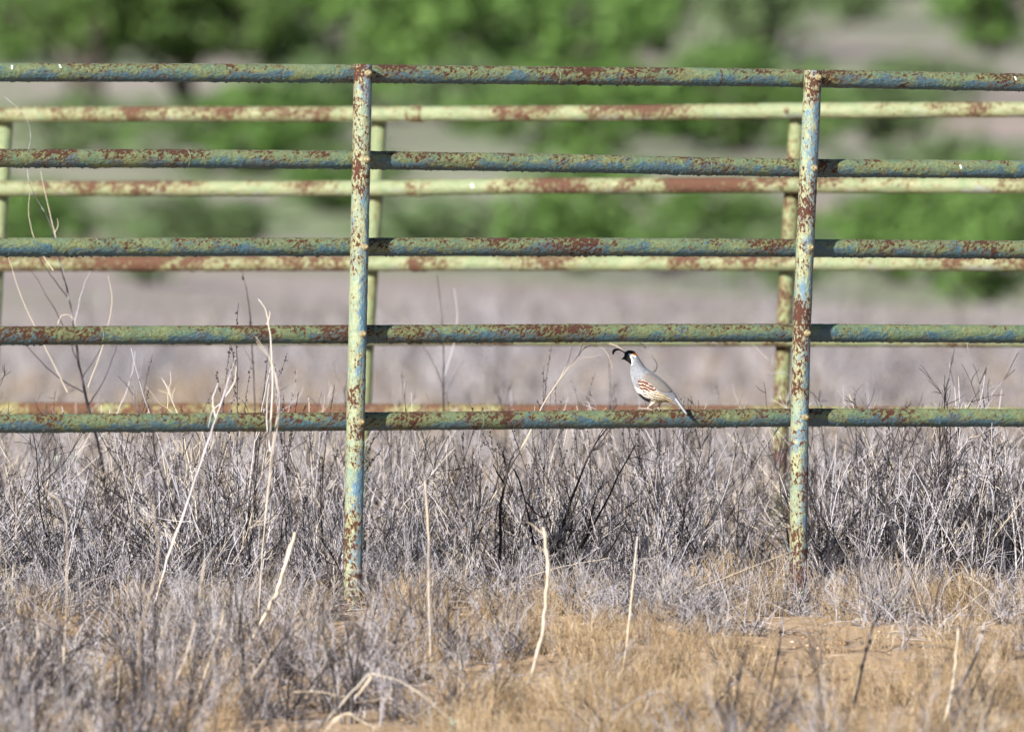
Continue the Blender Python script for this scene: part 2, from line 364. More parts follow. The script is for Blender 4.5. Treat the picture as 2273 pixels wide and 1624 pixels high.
# (x centre, base row, width px, height px, kind, label)
TREES = [
 (215, 243, 470, 330, 'tree', 'blurred mesquite with a dark trunk at the far left above the top rail'),
 (420, 240, 460, 300, 'tree2', 'blurred mesquite with a slim dark trunk left of the big bright crown'),
 (600, 175, 330, 260, 'bush2', 'shadowy far shrub filling the dark gap beside the big bright green crown'),
 (20, 150, 300, 220, 'bush', 'dark far shrub cut by the top left corner'),
 (890, 235, 560, 330, 'bush3', 'big bright green crown above the rails just right of the left post'),
 (1230, 190, 520, 260, 'bush', 'deep green tree with a dark hollow above the middle of the top rail'),
 (1470, 150, 320, 230, 'bush2', 'hazy grey green shrub high on the slope right of the dark hollow tree'),
 (1700, 135, 330, 210, 'bush4', 'hazy pale green shrub above the top of the right post'),
 (2200, 120, 330, 200, 'bush3', 'bright green tree cut by the top right corner'),
 (1900, 55, 260, 130, 'bush2', 'small far shrub at the top edge between pale ground patches'),
 (560, 400, 520, 140, 'bush', 'low wide green shrub behind the second rail left of the left post'),
 (170, 385, 260, 110, 'bush2', 'small green shrub behind the second rail at the left edge'),
 (1290, 400, 460, 150, 'bush3', 'bright yellow green shrub in the middle of the frame under the top rear rail'),
 (1040, 300, 340, 110, 'bush4', 'low grey green shrub just under the top rail near the middle'),
 (1640, 395, 420, 170, 'bush', 'green shrub touching the right post on its left side below the top rail'),
 (1800, 300, 180, 130, 'bush3', 'small bright shrub peeking out behind the head of the right post'),
 (2130, 450, 360, 100, 'bush2', 'low soft green shrub behind the second rail at the right edge'),
 (60, 545, 320, 120, 'bush', 'green shrub behind the third rail at the left edge'),
 (440, 520, 420, 90, 'bush4', 'low grey green shrub between the second and third rails left of the left post'),
 (1000, 530, 380, 110, 'bush2', 'grey green shrub right of the left post between second and third rails'),
 (1290, 628, 330, 190, 'bush', 'rounded green shrub whose dark foot shows below the third rail in the middle'),
 (1590, 520, 420, 100, 'bush3', 'wide low green shrub left of the right post behind the third rail'),
 (2010, 600, 360, 170, 'bush3', 'bright green shrub just right of the right post around the third rail'),
 (2190, 655, 330, 230, 'bush', 'large green shrub at the right edge with its dark foot low on the slope'),
 (700, 320, 260, 110, 'bush4', 'soft grey green shrub hidden behind the top of the left post'),
 (1480, 290, 300, 110, 'bush', 'bright green shrub just under the top rail left of the right post'),
 (1960, 345, 330, 110, 'bush4', 'soft grey green shrub right of the right post under the top rear rail'),
 (2040, 235, 300, 80, 'bush2', 'hazy grey green shrub below the pale ground patch at upper right'),
 (760, 470, 300, 100, 'bush', 'green shrub behind the left post between the second and third rails'),
 (1480, 610, 260, 80, 'bush4', 'low grey green shrub between the rounded middle shrub and the right post'),
 (1750, 640, 240, 110, 'bush2', 'grey green shrub behind the middle of the right post'),
 (1080, 110, 420, 180, 'bush2', 'hazy green shrub at the top edge near the middle'),
 (700, 60, 420, 180, 'bush4', 'dim grey green shrub at the top edge above the left post'),
 (330, 700, 190, 95, 'bush4', 'small faint grey green bush on the pale field between third and fourth rails at left'),
]
for i, (px, row, w, h, kind, lab) in enumerate(TREES):
    Y = y_for_row(row); p = at(px, row, Y)
    big = 'tree' in kind or h > 180
    o = empty('mesquite_tree' if big else 'green_shrub', (p.x, Y, gz(p.x, Y)), (i * 2.4) % 6.28)
    cm, tm = TREE_PROTO[kind]
    W, H = 1.36 * w / F * Y / 1.05, (1.38 if 'tree' in kind else 1.58) * h / F * Y
    for nm, me in (('trunk', tm), ('crown', cm)):
        q = bpy.data.objects.new(nm, me); q.parent = o; col.objects.link(q); q.scale = (W, W, H)
    tag(o, lab, 'tree' if big else 'shrub', 'green trees and shrubs out of focus on the slope')

# ------------------------------------------------------------------ pipe fences
def plane_hit(px, py, Y0, a):
    u = (px - PXW / 2) / F
    Y = Y0 / (1 - u * math.tan(a))
    return at(px, py, Y)

def pipe(path, r, k, step, along, seed, name, mat, parent, flake=0.0):
    """finely divided pipe with pitted paint and flakes hanging from the underside; tint = how far the surface faces up"""
    P = np.array([tuple(p) for p in path]); seg = np.linalg.norm(np.diff(P, axis=0), axis=1)
    s = np.concatenate([[0], np.cumsum(seg)]); n = int(s[-1] / step) + 2
    t = np.linspace(0, s[-1], n)
    C = np.stack([np.interp(t, s, P[:, q]) for q in range(3)], 1)
    kk = max(3, int(0.12 / step)) | 1                                     # round the bends off
    ker = np.hanning(kk + 2)[1:-1]; ker /= ker.sum()
    Cp = np.pad(C, ((kk // 2, kk // 2), (0, 0)), mode='reflect', reflect_type='odd')
    C = np.stack([np.convolve(Cp[:, q], ker, 'valid') for q in range(3)], 1)
    d = np.gradient(C, axis=0); d /= np.linalg.norm(d, axis=1)[:, None]
    ref = np.array([0, 1, 0.])
    A = np.cross(d, ref); A /= np.linalg.norm(A, axis=1)[:, None]; B = np.cross(d, A)
    ang = np.arange(k) / k * 2 * np.pi
    D = A[:, None] * np.cos(ang)[None, :, None] + B[:, None] * np.sin(ang)[None, :, None]
    base = (C[:, None] + D * r).reshape(-1, 3)
    q = base * np.array([1, 1, 1])
    st = np.array([120, 240, 240]) if along == 'x' else np.array([240, 240, 120])
    disp = (vnoise(q * st, seed) - 0.5) * 0.0011 + (vnoise(q * st * 0.35, seed + 1) - 0.5) * 0.0012
    Dz = D.reshape(-1, 3)[:, 2]
    if flake:
        lump = np.clip(vnoise(q * np.array([170, 170, 170]), seed + 2) - 0.66, 0, 1) * np.clip(-Dz - 0.25, 0, 1) * (0.35 + vnoise(q * 6, seed + 3))
        disp = disp + flake * lump
    V = base + D.reshape(-1, 3) * disp[:, None]
    i = np.arange(n - 1)[:, None] * k; j = np.arange(k)[None]; j2 = (j + 1) % k
    m = MB()
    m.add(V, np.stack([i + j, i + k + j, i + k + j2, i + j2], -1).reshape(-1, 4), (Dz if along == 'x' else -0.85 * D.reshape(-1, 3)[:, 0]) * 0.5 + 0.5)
    for e in (0, n - 1):
        m.add(np.vstack([V[e * k:(e + 1) * k], C[e:e + 1]]), np.array([[x, (x + 1) % k, k] for x in range(k)]), 0.5)
    return m.build(name, mat, parent, smooth=True), C

def ring(c, axis, r, h, name, mat, parent):
    m = MB(); ax = np.array(axis, float); ax /= np.linalg.norm(ax)
    tt = np.linspace(-h, h, 7)[:, None]
    rr = r + 0.0016 * np.sqrt(np.clip(1 - (np.linspace(-1, 1, 7)) ** 2, 0, 1)) - 0.0009
    m.tube(np.array(c) + ax * tt, rr, 32, 0.7)
    return m.build(name, mat, parent, smooth=True)

def bolt(c, parent, sgn=-1.0, r=0.0105, seed=0):
    """hex nut with a stud end, pointing along local -y"""
    m = MB(); c = np.array(c); rs = np.random.RandomState(seed)
    d = np.array([0, sgn, 0.]); rot = rs.rand()
    def cyl(y0, y1, r0, r1, k):
        a = np.arange(k) / k * 2 * np.pi + rot
        ring0 = c + d * y0 + np.stack([np.cos(a) * r0, 0 * a, np.sin(a) * r0], 1)
        ring1 = c + d * y1 + np.stack([np.cos(a) * r1, 0 * a, np.sin(a) * r1], 1)
        m.add(np.vstack([ring0, ring1, c + d * y1]), np.array([[x, (x + 1) % k, (x + 1) % k + k, x + k] for x in range(k)]))
        o = m.n - (2 * k + 1)
        m.f3.append(np.array([[o + k + x, o + k + (x + 1) % k, o + 2 * k] for x in range(k)]))
    cyl(-0.004, 0.007, r, r, 6); cyl(0.007, 0.009, r, r * 0.78, 6); cyl(0.008, 0.017, r * 0.52, r * 0.46, 10)
    return m.build('bolt', M_BOLT, parent)

R = 0.0262
def fence(Y0, adeg, rails, posts, mats, post_front, label, name, k, step, flake, seams, sleeves, drops, bolts_for):
    a = math.radians(adeg)
    root = empty(name, (0, Y0, 0), a)
    tag(root, label, 'fence')
    inv = Matrix.Rotation(-a, 4, 'Z') @ Matrix.Translation((0, -Y0, 0))
    off = (2 * R + 0.0012) * (-1 if post_front else 1)
    ca = math.cos(a)
    rail_z = []
    for i, rail in enumerate(rails):
        P = [inv @ plane_hit(px, py, Y0, a) for px, py in rail]
        for p in P: p.y = 0.0
        e0 = P[0] + (P[0] - P[1]).normalized() * 2.2; e1 = P[-1] + (P[-1] - P[-2]).normalized() * 2.2
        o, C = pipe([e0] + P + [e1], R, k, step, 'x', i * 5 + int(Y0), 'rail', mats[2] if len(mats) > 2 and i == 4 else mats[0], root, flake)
        rail_z.append(C)
        for (ri, px) in seams:
            if ri == i:
                x = (inv @ plane_hit(px, 500, Y0, a)).x; q = int(np.argmin(np.abs(C[:, 0] - x)))
                ring(C[q], C[min(q + 1, len(C) - 1)] - C[q], R, 0.0035, 'weld_seam', mats[0], o)
        for (ri, px) in sleeves:
            if ri == i:
                x = (inv @ plane_hit(px, 500, Y0, a)).x; q = int(np.argmin(np.abs(C[:, 0] - x)))
                m = MB(); hh = np.array([-.03, -.029, -.026, .026, .029, .03])[:, None]
                m.tube(C[q] + np.array([1, 0, 0]) * hh, np.array([R, R + .0022, R + .003, R + .003, R + .0022, R]), 32, 0.7)
                m.build('sleeve', mats[0], o, smooth=True)
        for (ri, px, up) in drops:
            if ri == i:
                x = (inv @ plane_hit(px, 500, Y0, a)).x; q = int(np.argmin(np.abs(C[:, 0] - x)))
                ang = math.radians(up); m = MB(); rs = np.random.RandomState(int(px))
                for t in range(2):
                    an = ang - t * 0.22; cc = C[q] + np.array([rs.uniform(-.003, .003), -math.cos(an) * R, math.sin(an) * R])
                    th = np.arange(8) / 8 * 2 * np.pi; rr = 0.004 * rs.uniform(.5, 1.1, 8)
                    tang = np.array([0, math.sin(an), math.cos(an)]); nn = np.array([0, -math.cos(an), math.sin(an)])
                    v = cc + np.outer(np.cos(th) * rr, [1, 0, 0]) + np.outer(np.sin(th) * rr * 1.5, tang) + nn * 0.0004
                    m.add(np.vstack([v, cc + nn * 0.0022]), np.array([[x_, (x_ + 1) % 8, 8] for x_ in range(8)]))
                m.build('bird_dropping', M_DROP, o, smooth=True)
    for pi, (pts, in_view) in enumerate(posts):
        if in_view:
            Yp = Y0 + off / ca
            P = [inv @ plane_hit(px, py, Yp, a) for px, py in pts]
            for p in P: p.y = off
        else:
            P = [Vector((pts[0], off, pts[1])), Vector((pts[0] - 0.03, off, 0.0))]
        w0 = root.matrix_basis @ P[-1]
        foot = Vector((P[-1].x + (P[-1].x - P[-2].x) * 0.3, off, -0.12))
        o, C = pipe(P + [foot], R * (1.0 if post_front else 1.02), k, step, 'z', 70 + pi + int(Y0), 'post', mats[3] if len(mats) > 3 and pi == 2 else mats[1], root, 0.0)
        # top cap edge is closed by the pipe; a swage where a second length slips on
        if post_front and in_view:
            q = int(np.argmin(np.abs(C[:, 2] - 0.47))); ring(C[q], (0, 0, 1), R + .0006, 0.012, 'sleeve', mats[1], o)
        if in_view or not post_front:
            for bi, RC in enumerate(rail_z):
                if bi >= bolts_for: break
                z = float(np.interp(0, [0], [0])); 
                q = int(np.argmin(np.abs(RC[:, 0] - np.interp(RC[len(RC) // 2, 2], C[::-1, 2], C[::-1, 0])))); zz = RC[q, 2]
                xx = float(np.interp(zz, C[::-1, 2], C[::-1, 0]))
                y_face = (off - R) if post_front else -R
                bolt((xx, y_face, zz + 0.002 * math.sin(bi * 3 + pi)), o, seed=bi + 10 * pi)
    return root, rail_z, inv

FRONT_A, FRONT_Y = 33.0, 49.0
front_rails = [
 [(0, 161), (400, 161.5), (780, 163.5), (1230, 168), (1590, 171), (1800, 174), (2273, 183.5)],
 [(0, 351), (412, 352), (780, 355), (1200, 361), (1570, 369), (1800, 373), (2273, 376)],
 [(0, 548), (780, 548), (1290, 547.5), (1780, 550.5), (2273, 554)],
 [(0, 744.5), (780, 741.5), (1290, 739), (1780, 738.5), (2273, 741)],
 [(0, 940), (780, 935), (1290, 930.5), (1780, 926), (2273, 927)],
]
front_posts = [
 ([(806, 143), (798, 540), (793.5, 745), (789.5, 935), (785.5, 1150), (783, 1290), (782, 1335)], True),
 ([(1805, 157), (1787, 550), (1779.5, 740), (1775, 930), (1773, 1150), (1771.5, 1300), (1771, 1342)], True),
 ((-3.05, 1.54), False), ((3.0, 1.54), False),
]
front, front_C, front_inv = fence(FRONT_Y, FRONT_A, front_rails, front_posts, (M_RAIL, M_POST), True,
    'nearer pipe fence with flaking green and blue rails, the quail perched on its bottom rail',
    'pipe_fence', 44, 0.0032, 0.020,
    [(0, 1235), (0, 1592), (1, 412), (1, 1570), (2, 1892), (3, 220), (4, 1065)], [],
    [(0, 18, 40), (0, 125, 50), (0, 2245, 30), (1, 2123, 20)], 5)

rear_rails = [
 [(0, 254), (400, 253), (840, 253.5), (1140, 252), (1400, 250.5), (1761, 245.5), (2273, 243)],
 [(0, 418), (420, 418), (840, 418), (1140, 412.5), (1740, 410.5), (2273, 412)],
 [(0, 585), (840, 584.5), (1140, 584), (2273, 584)],
 [(0, 748), (1140, 750), (2273, 753)],
 [(0, 909), (1140, 914), (2273, 921)],
]
rear_posts = [
 ([(13, 250), (3, 430), (-9, 600), (-17, 750), (-24, 1000), (-30, 1240)], True),
 ([(842, 250), (833, 440), (822, 610), (812, 770), (803, 1000), (798, 1245)], True),
 ([(1772, 246), (1757, 440), (1747, 600), (1739, 770), (1731, 1000), (1726, 1110), (1722, 1245)], True),
 ((3.6, 1.5), False),
]
fence(57.6, -30.0, rear_rails, rear_posts, (M_RAILB, M_POSTB, M_RUSTYB, M_RUSTYP), False,
    'farther pipe fence of sun bleached yellow green rails with posts behind, slightly out of focus',
    'pipe_fence', 32, 0.006, 0.012, [], [(0, 925), (1, 925), (2, 930)], [(1, 1058, 10)], 5)

# ------------------------------------------------------------------ the quail
def build_quail():
    a = math.radians(FRONT_A)
    RC = front_C[4]
    w = plane_hit(1453, 930, FRONT_Y, a); lx = (front_inv @ w).x
    q = int(np.argmin(np.abs(RC[:, 0] - lx)))
    top = front.matrix_basis @ Vector((RC[q, 0], 0, RC[q, 2] + R))
    K = 1 / 6900.0
    def W(X, Yp, y=0.0): return np.array([(X - 960) * K, y, (1308 - Yp) * K])
    root = empty('quail', top, 0.0)
    tag(root, 'grey quail with black face, curled black topknot and chestnut flank perched on the bottom rail', 'bird')
    secs = [((1400, 1218), (1442, 1110), 42), ((1290, 1180), (1372, 985), 100), ((1170, 1158), (1290, 880), 160), ((1030, 1172), (1200, 778), 212),
            ((880, 1178), (1100, 688), 246), ((740, 1112), (1000, 616), 260), ((630, 1003), (905, 552), 256), ((560, 880), (820, 497), 240),
            ((510, 750), (760, 437), 210), ((480, 620), (715, 373), 176), ((468, 500), (672, 308), 148), ((482, 402), (628, 236), 130),
            ((438, 362), (590, 176), 122), ((392, 336), (530, 136), 112), ((356, 306), (440, 122), 84), ((344, 275), (372, 160), 34)]
    n, k = 64, 56
    S = np.array([[l[0], l[1], u[0], u[1], hw] for l, u, hw in secs]); t0 = np.arange(len(S)); t = np.linspace(0, len(S) - 1, n)
    I = np.stack([np.interp(t, t0, S[:, j]) for j in range(5)], 1)
    ker = np.array([1, 2, 3, 2, 1.]) / 9; pad = np.pad(I, ((2, 2), (0, 0)), mode='edge')
    I = np.stack([np.convolve(pad[:, j], ker, 'valid') for j in range(5)], 1)
    ang = np.arange(k) / k * 2 * np.pi
    verts = []
    for lx_, ly_, ux_, uy_, hw in I:
        cx, cy, hx, hy = (lx_ + ux_) / 2, (ly_ + uy_) / 2, (ux_ - lx_) / 2, (uy_ - ly_) / 2
        c, s = np.cos(ang), np.sin(ang)
        for ci, si in zip(c, s): verts.append(W(cx + hx * ci, cy + hy * ci, hw * K * math.copysign(abs(si) ** 0.92, si)))
    m = MB(); i = np.arange(n - 1)[:, None] * k; j = np.arange(k)[None]; j2 = (j + 1) % k
    m.add(verts, np.stack([i + j, i + j2, i + k + j2, i + k + j], -1).reshape(-1, 4))
    for e in (0, n - 1):
        V = np.array(verts[e * k:(e + 1) * k])
        m.add(np.vstack([V, V.mean(0)]), np.array([[x, (x + 1) % k, k] if e else [(x + 1) % k, x, k] for x in range(k)]))
    # legs, feet and toes grow out of the same surface
    def limb(pts, rad): m.tube([W(*p) for p in pts], np.array(rad) * K, 10)
    limb([(990, 1080, -.011), (960, 1140, -.012), (900, 1200, -.012), (850, 1250, -.012), (815, 1290, -.011)], [70, 48, 24, 21, 21])
    limb([(815, 1288, -.011), (760, 1285, -.012), (690, 1281, -.012), (625, 1284, -.011)], [17, 14, 13, 8])
    limb([(815, 1290, -.011), (860, 1296, -.015), (905, 1312, -.018), (915, 1335, -.019)], [17, 14, 13, 8])
    limb([(815, 1288, -.011), (770, 1298, -.015), (720, 1306, -.018), (680, 1318, -.0195)], [17, 14, 12, 8])
    limb([(815, 1288, -.011), (840, 1292, -.006), (880, 1290, -.003)], [16, 12, 8])
    limb([(1080, 1090, .010), (1075, 1150, .009), (1062, 1205, .008), (1045, 1250, .006), (1030, 1296, .003)], [75, 48, 24, 17, 17])
    limb([(1030, 1296, .003), (985, 1296, -.004), (940, 1308, -.012), (905, 1322, -.016)], [17, 14, 13, 8])
    limb([(1030, 1296, .003), (1050, 1298, -.003), (1055, 1312, -.012), (1058, 1328, -.016)], [17, 14, 13, 8])
    limb([(1030, 1296, .003), (970, 1290, .002), (915, 1288, .000)], [17, 13, 8])
    limb([(1030, 1296, .003), (1075, 1294, .003), (1110, 1296, .002)], [15, 12, 8])
    raw = m.build('raw', M_TWIG)
    md = raw.modifiers.new('r', 'REMESH'); md.mode = 'VOXEL'; md.voxel_size = 0.00085; md.use_smooth_shade = True
    sm = raw.modifiers.new('s', 'SMOOTH'); sm.iterations = 3; sm.factor = 0.4
    dg = bpy.context.evaluated_depsgraph_get()
    me = bpy.data.meshes.new_from_object(raw.evaluated_get(dg)); me.name = 'body'
    rawm = raw.data; bpy.data.objects.remove(raw); bpy.data.meshes.remove(rawm)
    me.materials.clear()
    nv = len(me.vertices); co = np.empty(nv * 3, np.float32); me.vertices.foreach_get('co', co); co = co.reshape(-1, 3)
    X = co[:, 0] / K + 960; Z = 1308 - co[:, 2] / K; Yd = co[:, 1] / K
    wob = (vnoise(np.stack([X / 22, Z / 22, Yd / 22], 1), 5) - 0.5)
    wob2 = (vnoise(np.stack([X / 22, Z / 22, Yd / 22], 1), 6) - 0.5)
    Xw, Zw = X + wob * 16, Z + wob2 * 16
    def inside(poly, x=None, z=None):
        x = Xw if x is None else x; z = Zw if z is None else z
        r = np.zeros(nv, bool); p = np.array(poly, float); j_ = len(p) - 1
        for i_ in range(len(p)):
            xi, yi, xj, yj = p[i_][0], p[i_][1], p[j_][0], p[j_][1]
            r ^= ((yi > z) != (yj > z)) & (x < (xj - xi) * (z - yi) / (yj - yi + 1e-9) + xi); j_ = i_
        return r
    def lerp(a_, b_, f): return np.asarray(a_)[None] * (1 - f[:, None]) + np.asarray(b_)[None] * f[:, None]
    # soft grey-blue breast and back, whiter toward breast front and belly
    fl = np.interp(Z, [235, 402, 500, 620, 750, 880, 1003, 1112, 1178, 1230], [500, 482, 468, 480, 510, 560, 630, 740, 880, 900])
    front_f = np.clip(1 - (X - fl) / 75, 0, 1) * np.clip((Z - 420) / 250, 0, 1)
    C = lerp((0.27, 0.285, 0.325), (0.53, 0.54, 0.57), front_f * 0.7)
    sca = 1.3 * np.sin((X * 0.8 + Z * 0.6) / 9 + wob * 7) * np.sin((X * -0.6 + Z * 0.8) / 11 + wob2 * 7)     # feather scalloping
    C *= (1 + 0.30 * np.clip(sca, -1, 1))[:, None]; C *= 0.85
    neck = np.clip((560 - Z) / 120, 0, 1) * np.clip((Z - 230) / 60, 0, 1)
    st = np.clip(np.sin((X - (Z - 300) * 0.35) / 5.0 + wob * 9), 0, 1)
    C *= (1 - 0.5 * neck * st)[:, None]
    cream = inside([(560, 840), (640, 880), (700, 915), (990, 925), (1120, 975), (1260, 1075), (1400, 1220), (1200, 1260), (700, 1260), (520, 960)])
    Cc = lerp((0.64, 0.62, 0.59), (0.55, 0.48, 0.34), np.clip((X - 750) / 350, 0, 1))
    str_ = np.sin((Z * 0.93 - X * 0.36 + 12 * np.sin(X / 55) + wob * 30) / 7.5)
    dark = (str_ > 0.55) & (X > 720) & (Z < 1155)
    Cc[dark] = (0.16, 0.12, 0.08)
    C[cream] = Cc[cream]
    ch = inside([(640, 690), (700, 712), (790, 740), (880, 805), (960, 870), (1000, 925), (860, 938), (720, 920), (655, 860), (628, 760)])
    sl = np.sin((Z * 0.93 - X * 0.34 + 10 * np.sin(X / 38) + wob * 34) / 9.5)
    Ch = np.tile(np.array((0.12, 0.032, 0.018)), (nv, 1)); Ch[sl > 0.58] = (0.52, 0.48, 0.42)
    C[ch] = Ch[ch]
    C[inside([(606, 975), (690, 998), (770, 1068), (900, 1098), (860, 1160), (780, 1150), (670, 1078)])] = (0.035, 0.035, 0.045)
    C[inside([(340, 110), (470, 100), (570, 160), (480, 196), (450, 230), (478, 262), (506, 330), (504, 392), (478, 425), (390, 352), (300, 305), (335, 240)])] = (0.012, 0.012, 0.013)
    C[inside([(478, 192), (552, 160), (640, 190), (625, 242), (590, 248), (540, 230)])] = (0.42, 0.15, 0.022)
    C[inside([(448, 196), (482, 190), (545, 229), (600, 246), (578, 264), (500, 243), (450, 218)])] = (0.80, 0.80, 0.80)
    C[inside([(487, 238), (562, 256), (545, 285), (505, 262)])] = (0.06, 0.06, 0.06)
    C[inside([(462, 246), (496, 256), (532, 320), (524, 400), (484, 432), (505, 380), (506, 325), (480, 270)])] = (0.82, 0.82, 0.82)
    leg = Z > 1215
    C[leg] = (0.34, 0.29, 0.24); C[leg & (vnoise(np.stack([X / 9, Z / 9, Yd / 9], 1), 8) > 0.62)] = (0.12, 0.10, 0.09)
    at_ = me.attributes.new('plumage', 'FLOAT_COLOR', 'POINT')
    at_.data.foreach_set('color', np.concatenate([np.clip(C, 0, 1), np.ones((nv, 1))], 1).astype(np.float32).ravel())
    pm, nt, b = new_mat('plumage', 0.75)
    aa = N(nt, 'ShaderNodeAttribute', attribute_name='plumage'); nt.links.new(aa.outputs['Color'], b.inputs['Base Color'])
    b.inputs['Specular IOR Level'].default_value = 0.2
    tcq = nt.nodes.new('ShaderNodeTexCoord'); bump(nt, b, noise_n(nt, tcq.outputs['Object'], 420, 3, 0.6), 0.35, 0.002)
    me.materials.append(pm)
    body = bpy.data.objects.new('body', me); body.parent = root; col.objects.link(body)
    bvh = BVHTree.FromPolygons([tuple(v) for v in co], [tuple(p.vertices) for p in me.polygons])
    black = flat_mat('black_feather', (0.012, 0.012, 0.014), 0.6, 0.2, 300, 0.2)
    # wings: shells lying on the flanks, with feather edges
    up = [(690, 628), (760, 580), (880, 575), (1000, 640), (1100, 722), (1190, 805), (1262, 880), (1312, 945)]
    lo = [(690, 640), (740, 705), (830, 765), (930, 840), (1010, 898), (1100, 945), (1200, 975), (1312, 955)]
    nu, nvv = 70, 34; tu = np.linspace(0, 1, nu)
    U = np.stack([np.interp(tu * 7, range(8), [p[j_] for p in up]) for j_ in (0, 1)], 1)
    Lw = np.stack([np.interp(tu * 7, range(8), [p[j_] for p in lo]) for j_ in (0, 1)], 1)
    for sgn in (-1, 1):
        V, Cw = [], []
        for a_ in range(nu):
            for b_ in range(nvv):
                s = b_ / (nvv - 1); p = U[a_] * (1 - s) + Lw[a_] * s
                o3 = W(p[0], p[1], sgn * 0.2)
                hit = bvh.ray_cast(Vector(o3), Vector((0, -sgn, 0)))
                yv = hit[0].y if hit[0] is not None else sgn * 0.004
                edge = math.sin(math.pi * min(1, max(0, s))) ** 0.5 * (min(1, tu[a_] / 0.12)) * min(1, (1 - tu[a_]) / 0.05 + 0.3)
                ft = s * 6 + tu[a_] * 2.2; fr = ft - math.floor(ft)
                V.append((o3[0], yv + sgn * (-0.0006 + edge * (0.0026 + 0.0008 * fr)), o3[2]))
                g_ = 0.22 + 0.09 * nz(p[0] / 12, p[1] / 12, 1) + 0.05 * nz(p[0] / 40, p[1] / 40, 3)
                c = np.array((g_ * 1.08, g_ * 0.98, g_ * 0.90)) * (1.0 if fr > 0.28 or tu[a_] < 0.2 else 0.42)
                if s < 0.35: c = c * np.array((1.0, 1.03, 1.10))
                if tu[a_] > 0.94 or (s > 0.96 and tu[a_] > 0.5): c = c * 0.3
                Cw.append((*c, 1))
        m2 = MB(); ii = np.arange(nu - 1)[:, None] * nvv; jj = np.arange(nvv - 1)[None]
        f = np.stack([ii + jj, ii + jj + 1, ii + nvv + jj + 1, ii + nvv + jj], -1).reshape(-1, 4)
        m2.add(V, f if sgn < 0 else f[:, ::-1])
        o = m2.build('wing', pm, root, smooth=True)
        ca_ = o.data.attributes.new('plumage', 'FLOAT_COLOR', 'POINT'); ca_.data.foreach_set('color', np.array(Cw, np.float32).ravel())
    # tail feathers: overlapping tapered blades
    for q_ in range(6):
        sp = (q_ - 2.5) / 2.5
        ts = np.linspace(0, 1, 12); V, Cw = [], []
        for t_ in ts:
            cx = 1360 + (1618 - 1360) * t_ - abs(sp) * 10 * t_; cy = 1060 + (1400 - 1060) * t_ + abs(sp) * 6 * t_
            hw = (38 - 16 * t_) * (1 if t_ < 0.93 else 0.6)
            for (e, thick) in ((-1, 0), (0, -1), (1, 0), (0, 1)):
                V.append(W(cx + e * hw * 0.80 + thick * 0, cy - e * hw * 0.6, sp * (0.011 - 0.003 * t_) + thick * 0.0016 - 0.0012 * (q_ % 2)))
                gcol = 0.33 + 0.10 * (e < 0) ; Cw.append((gcol, gcol * 1.02, gcol * 1.14, 1))
        m3 = MB(); ii = np.arange(11)[:, None] * 4; jj = np.arange(4)[None]
        m3.add(V, np.stack([ii + jj, ii + (jj + 1) % 4, ii + 4 + (jj + 1) % 4, ii + 4 + jj], -1).reshape(-1, 4))
        m3.f4.append(np.array([[0, 1, 2, 3], [44, 45, 46, 47]]))
        o = m3.build('tail_feather', pm, root)
        ca_ = o.data.attributes.new('plumage', 'FLOAT_COLOR', 'POINT'); ca_.data.foreach_set('color', np.array(Cw, np.float32).ravel())
    # topknot
    kp = np.array([(372, 190), (352, 168), (318, 140), (270, 116), (222, 108), (178, 118), (148, 150), (138, 190), (146, 216)], float)
    tt = np.linspace(0, 8, 40); kp2 = np.stack([np.interp(tt, range(9), kp[:, j_]) for j_ in (0, 1)], 1)
    kr = np.interp(tt, range(9), [10, 11, 12, 15, 21, 27, 28, 20, 5])
    m4 = MB(); m4.tube([W(p[0], p[1], 0) for p in kp2], kr * K, 12); m4.build('topknot', black, root, smooth=True)
    cr = MB(); rs = np.random.RandomState(4)
    for t_ in range(70):
        x = rs.uniform(365, 555); z0 = np.interp(x, [345, 440, 530, 560], [180, 128, 142, 165]) + 6; y0 = rs.uniform(-.009, .009)
        z0 += abs(y0) / .009 * 16
        cr.tube([W(x - 12, z0 + 6, y0), W(x + 6, z0 - 9, y0), W(x + 26, z0 - 9, y0)], np.array([4, 5, 1]) * K, 4)
    cr.build('crown_feathers', black, root)
    # beak and eyes
    m5 = MB(); bp = np.array([(400, 282), (370, 276), (340, 282), (318, 298), (308, 312)]); br = np.array([34, 30, 22, 11, 2.5])
    m5.tube([W(p[0], p[1], 0) for p in bp], br * K, 14); m5.build('beak', flat_mat('dark_horn', (0.03, 0.03, 0.032), 0.35, 0.3, 200, 0.1), root, smooth=True)
    m6 = MB(); m6.tube([W(p[0], p[1], 0) for p in [(400, 300), (365, 297), (335, 300), (318, 306)]], np.array([20, 17, 10, 2]) * K, 10); m6.build('lower_beak', flat_mat('grey_horn', (0.11, 0.11, 0.11), 0.4, 0.3, 200, 0.1), root, smooth=True)
    em, nt, b = new_mat('eye_gloss', 0.08); b.inputs['Base Color'].default_value = (0.012, 0.008, 0.006, 1)
    rmm = flat_mat('grey_eye_skin', (0.10, 0.10, 0.10), 0.6, 0.2, 200, 0)
    for sgn in (-1, 1):
        h = bvh.ray_cast(Vector(W(432, 243, sgn * 0.2)), Vector((0, -sgn, 0)))[0]
        for nm, r_, mat_, dy in (('eye_ring', 21, rmm, 0.0), ('eye', 15, em, 0.0012)):
            bm = bmesh.new(); bmesh.ops.create_uvsphere(bm, u_segments=20, v_segments=12, radius=r_ * K)
            me2 = bpy.data.meshes.new(nm); bm.to_mesh(me2); bm.free(); me2.materials.append(mat_)
            me2.polygons.foreach_set('use_smooth', np.ones(len(me2.polygons), bool))
            o = bpy.data.objects.new(nm, me2); o.location = (h.x, h.y - sgn * 0.0012 + sgn * dy, h.z); o.scale = (1, 0.75, 1); o.parent = root; col.objects.link(o)
build_quail()

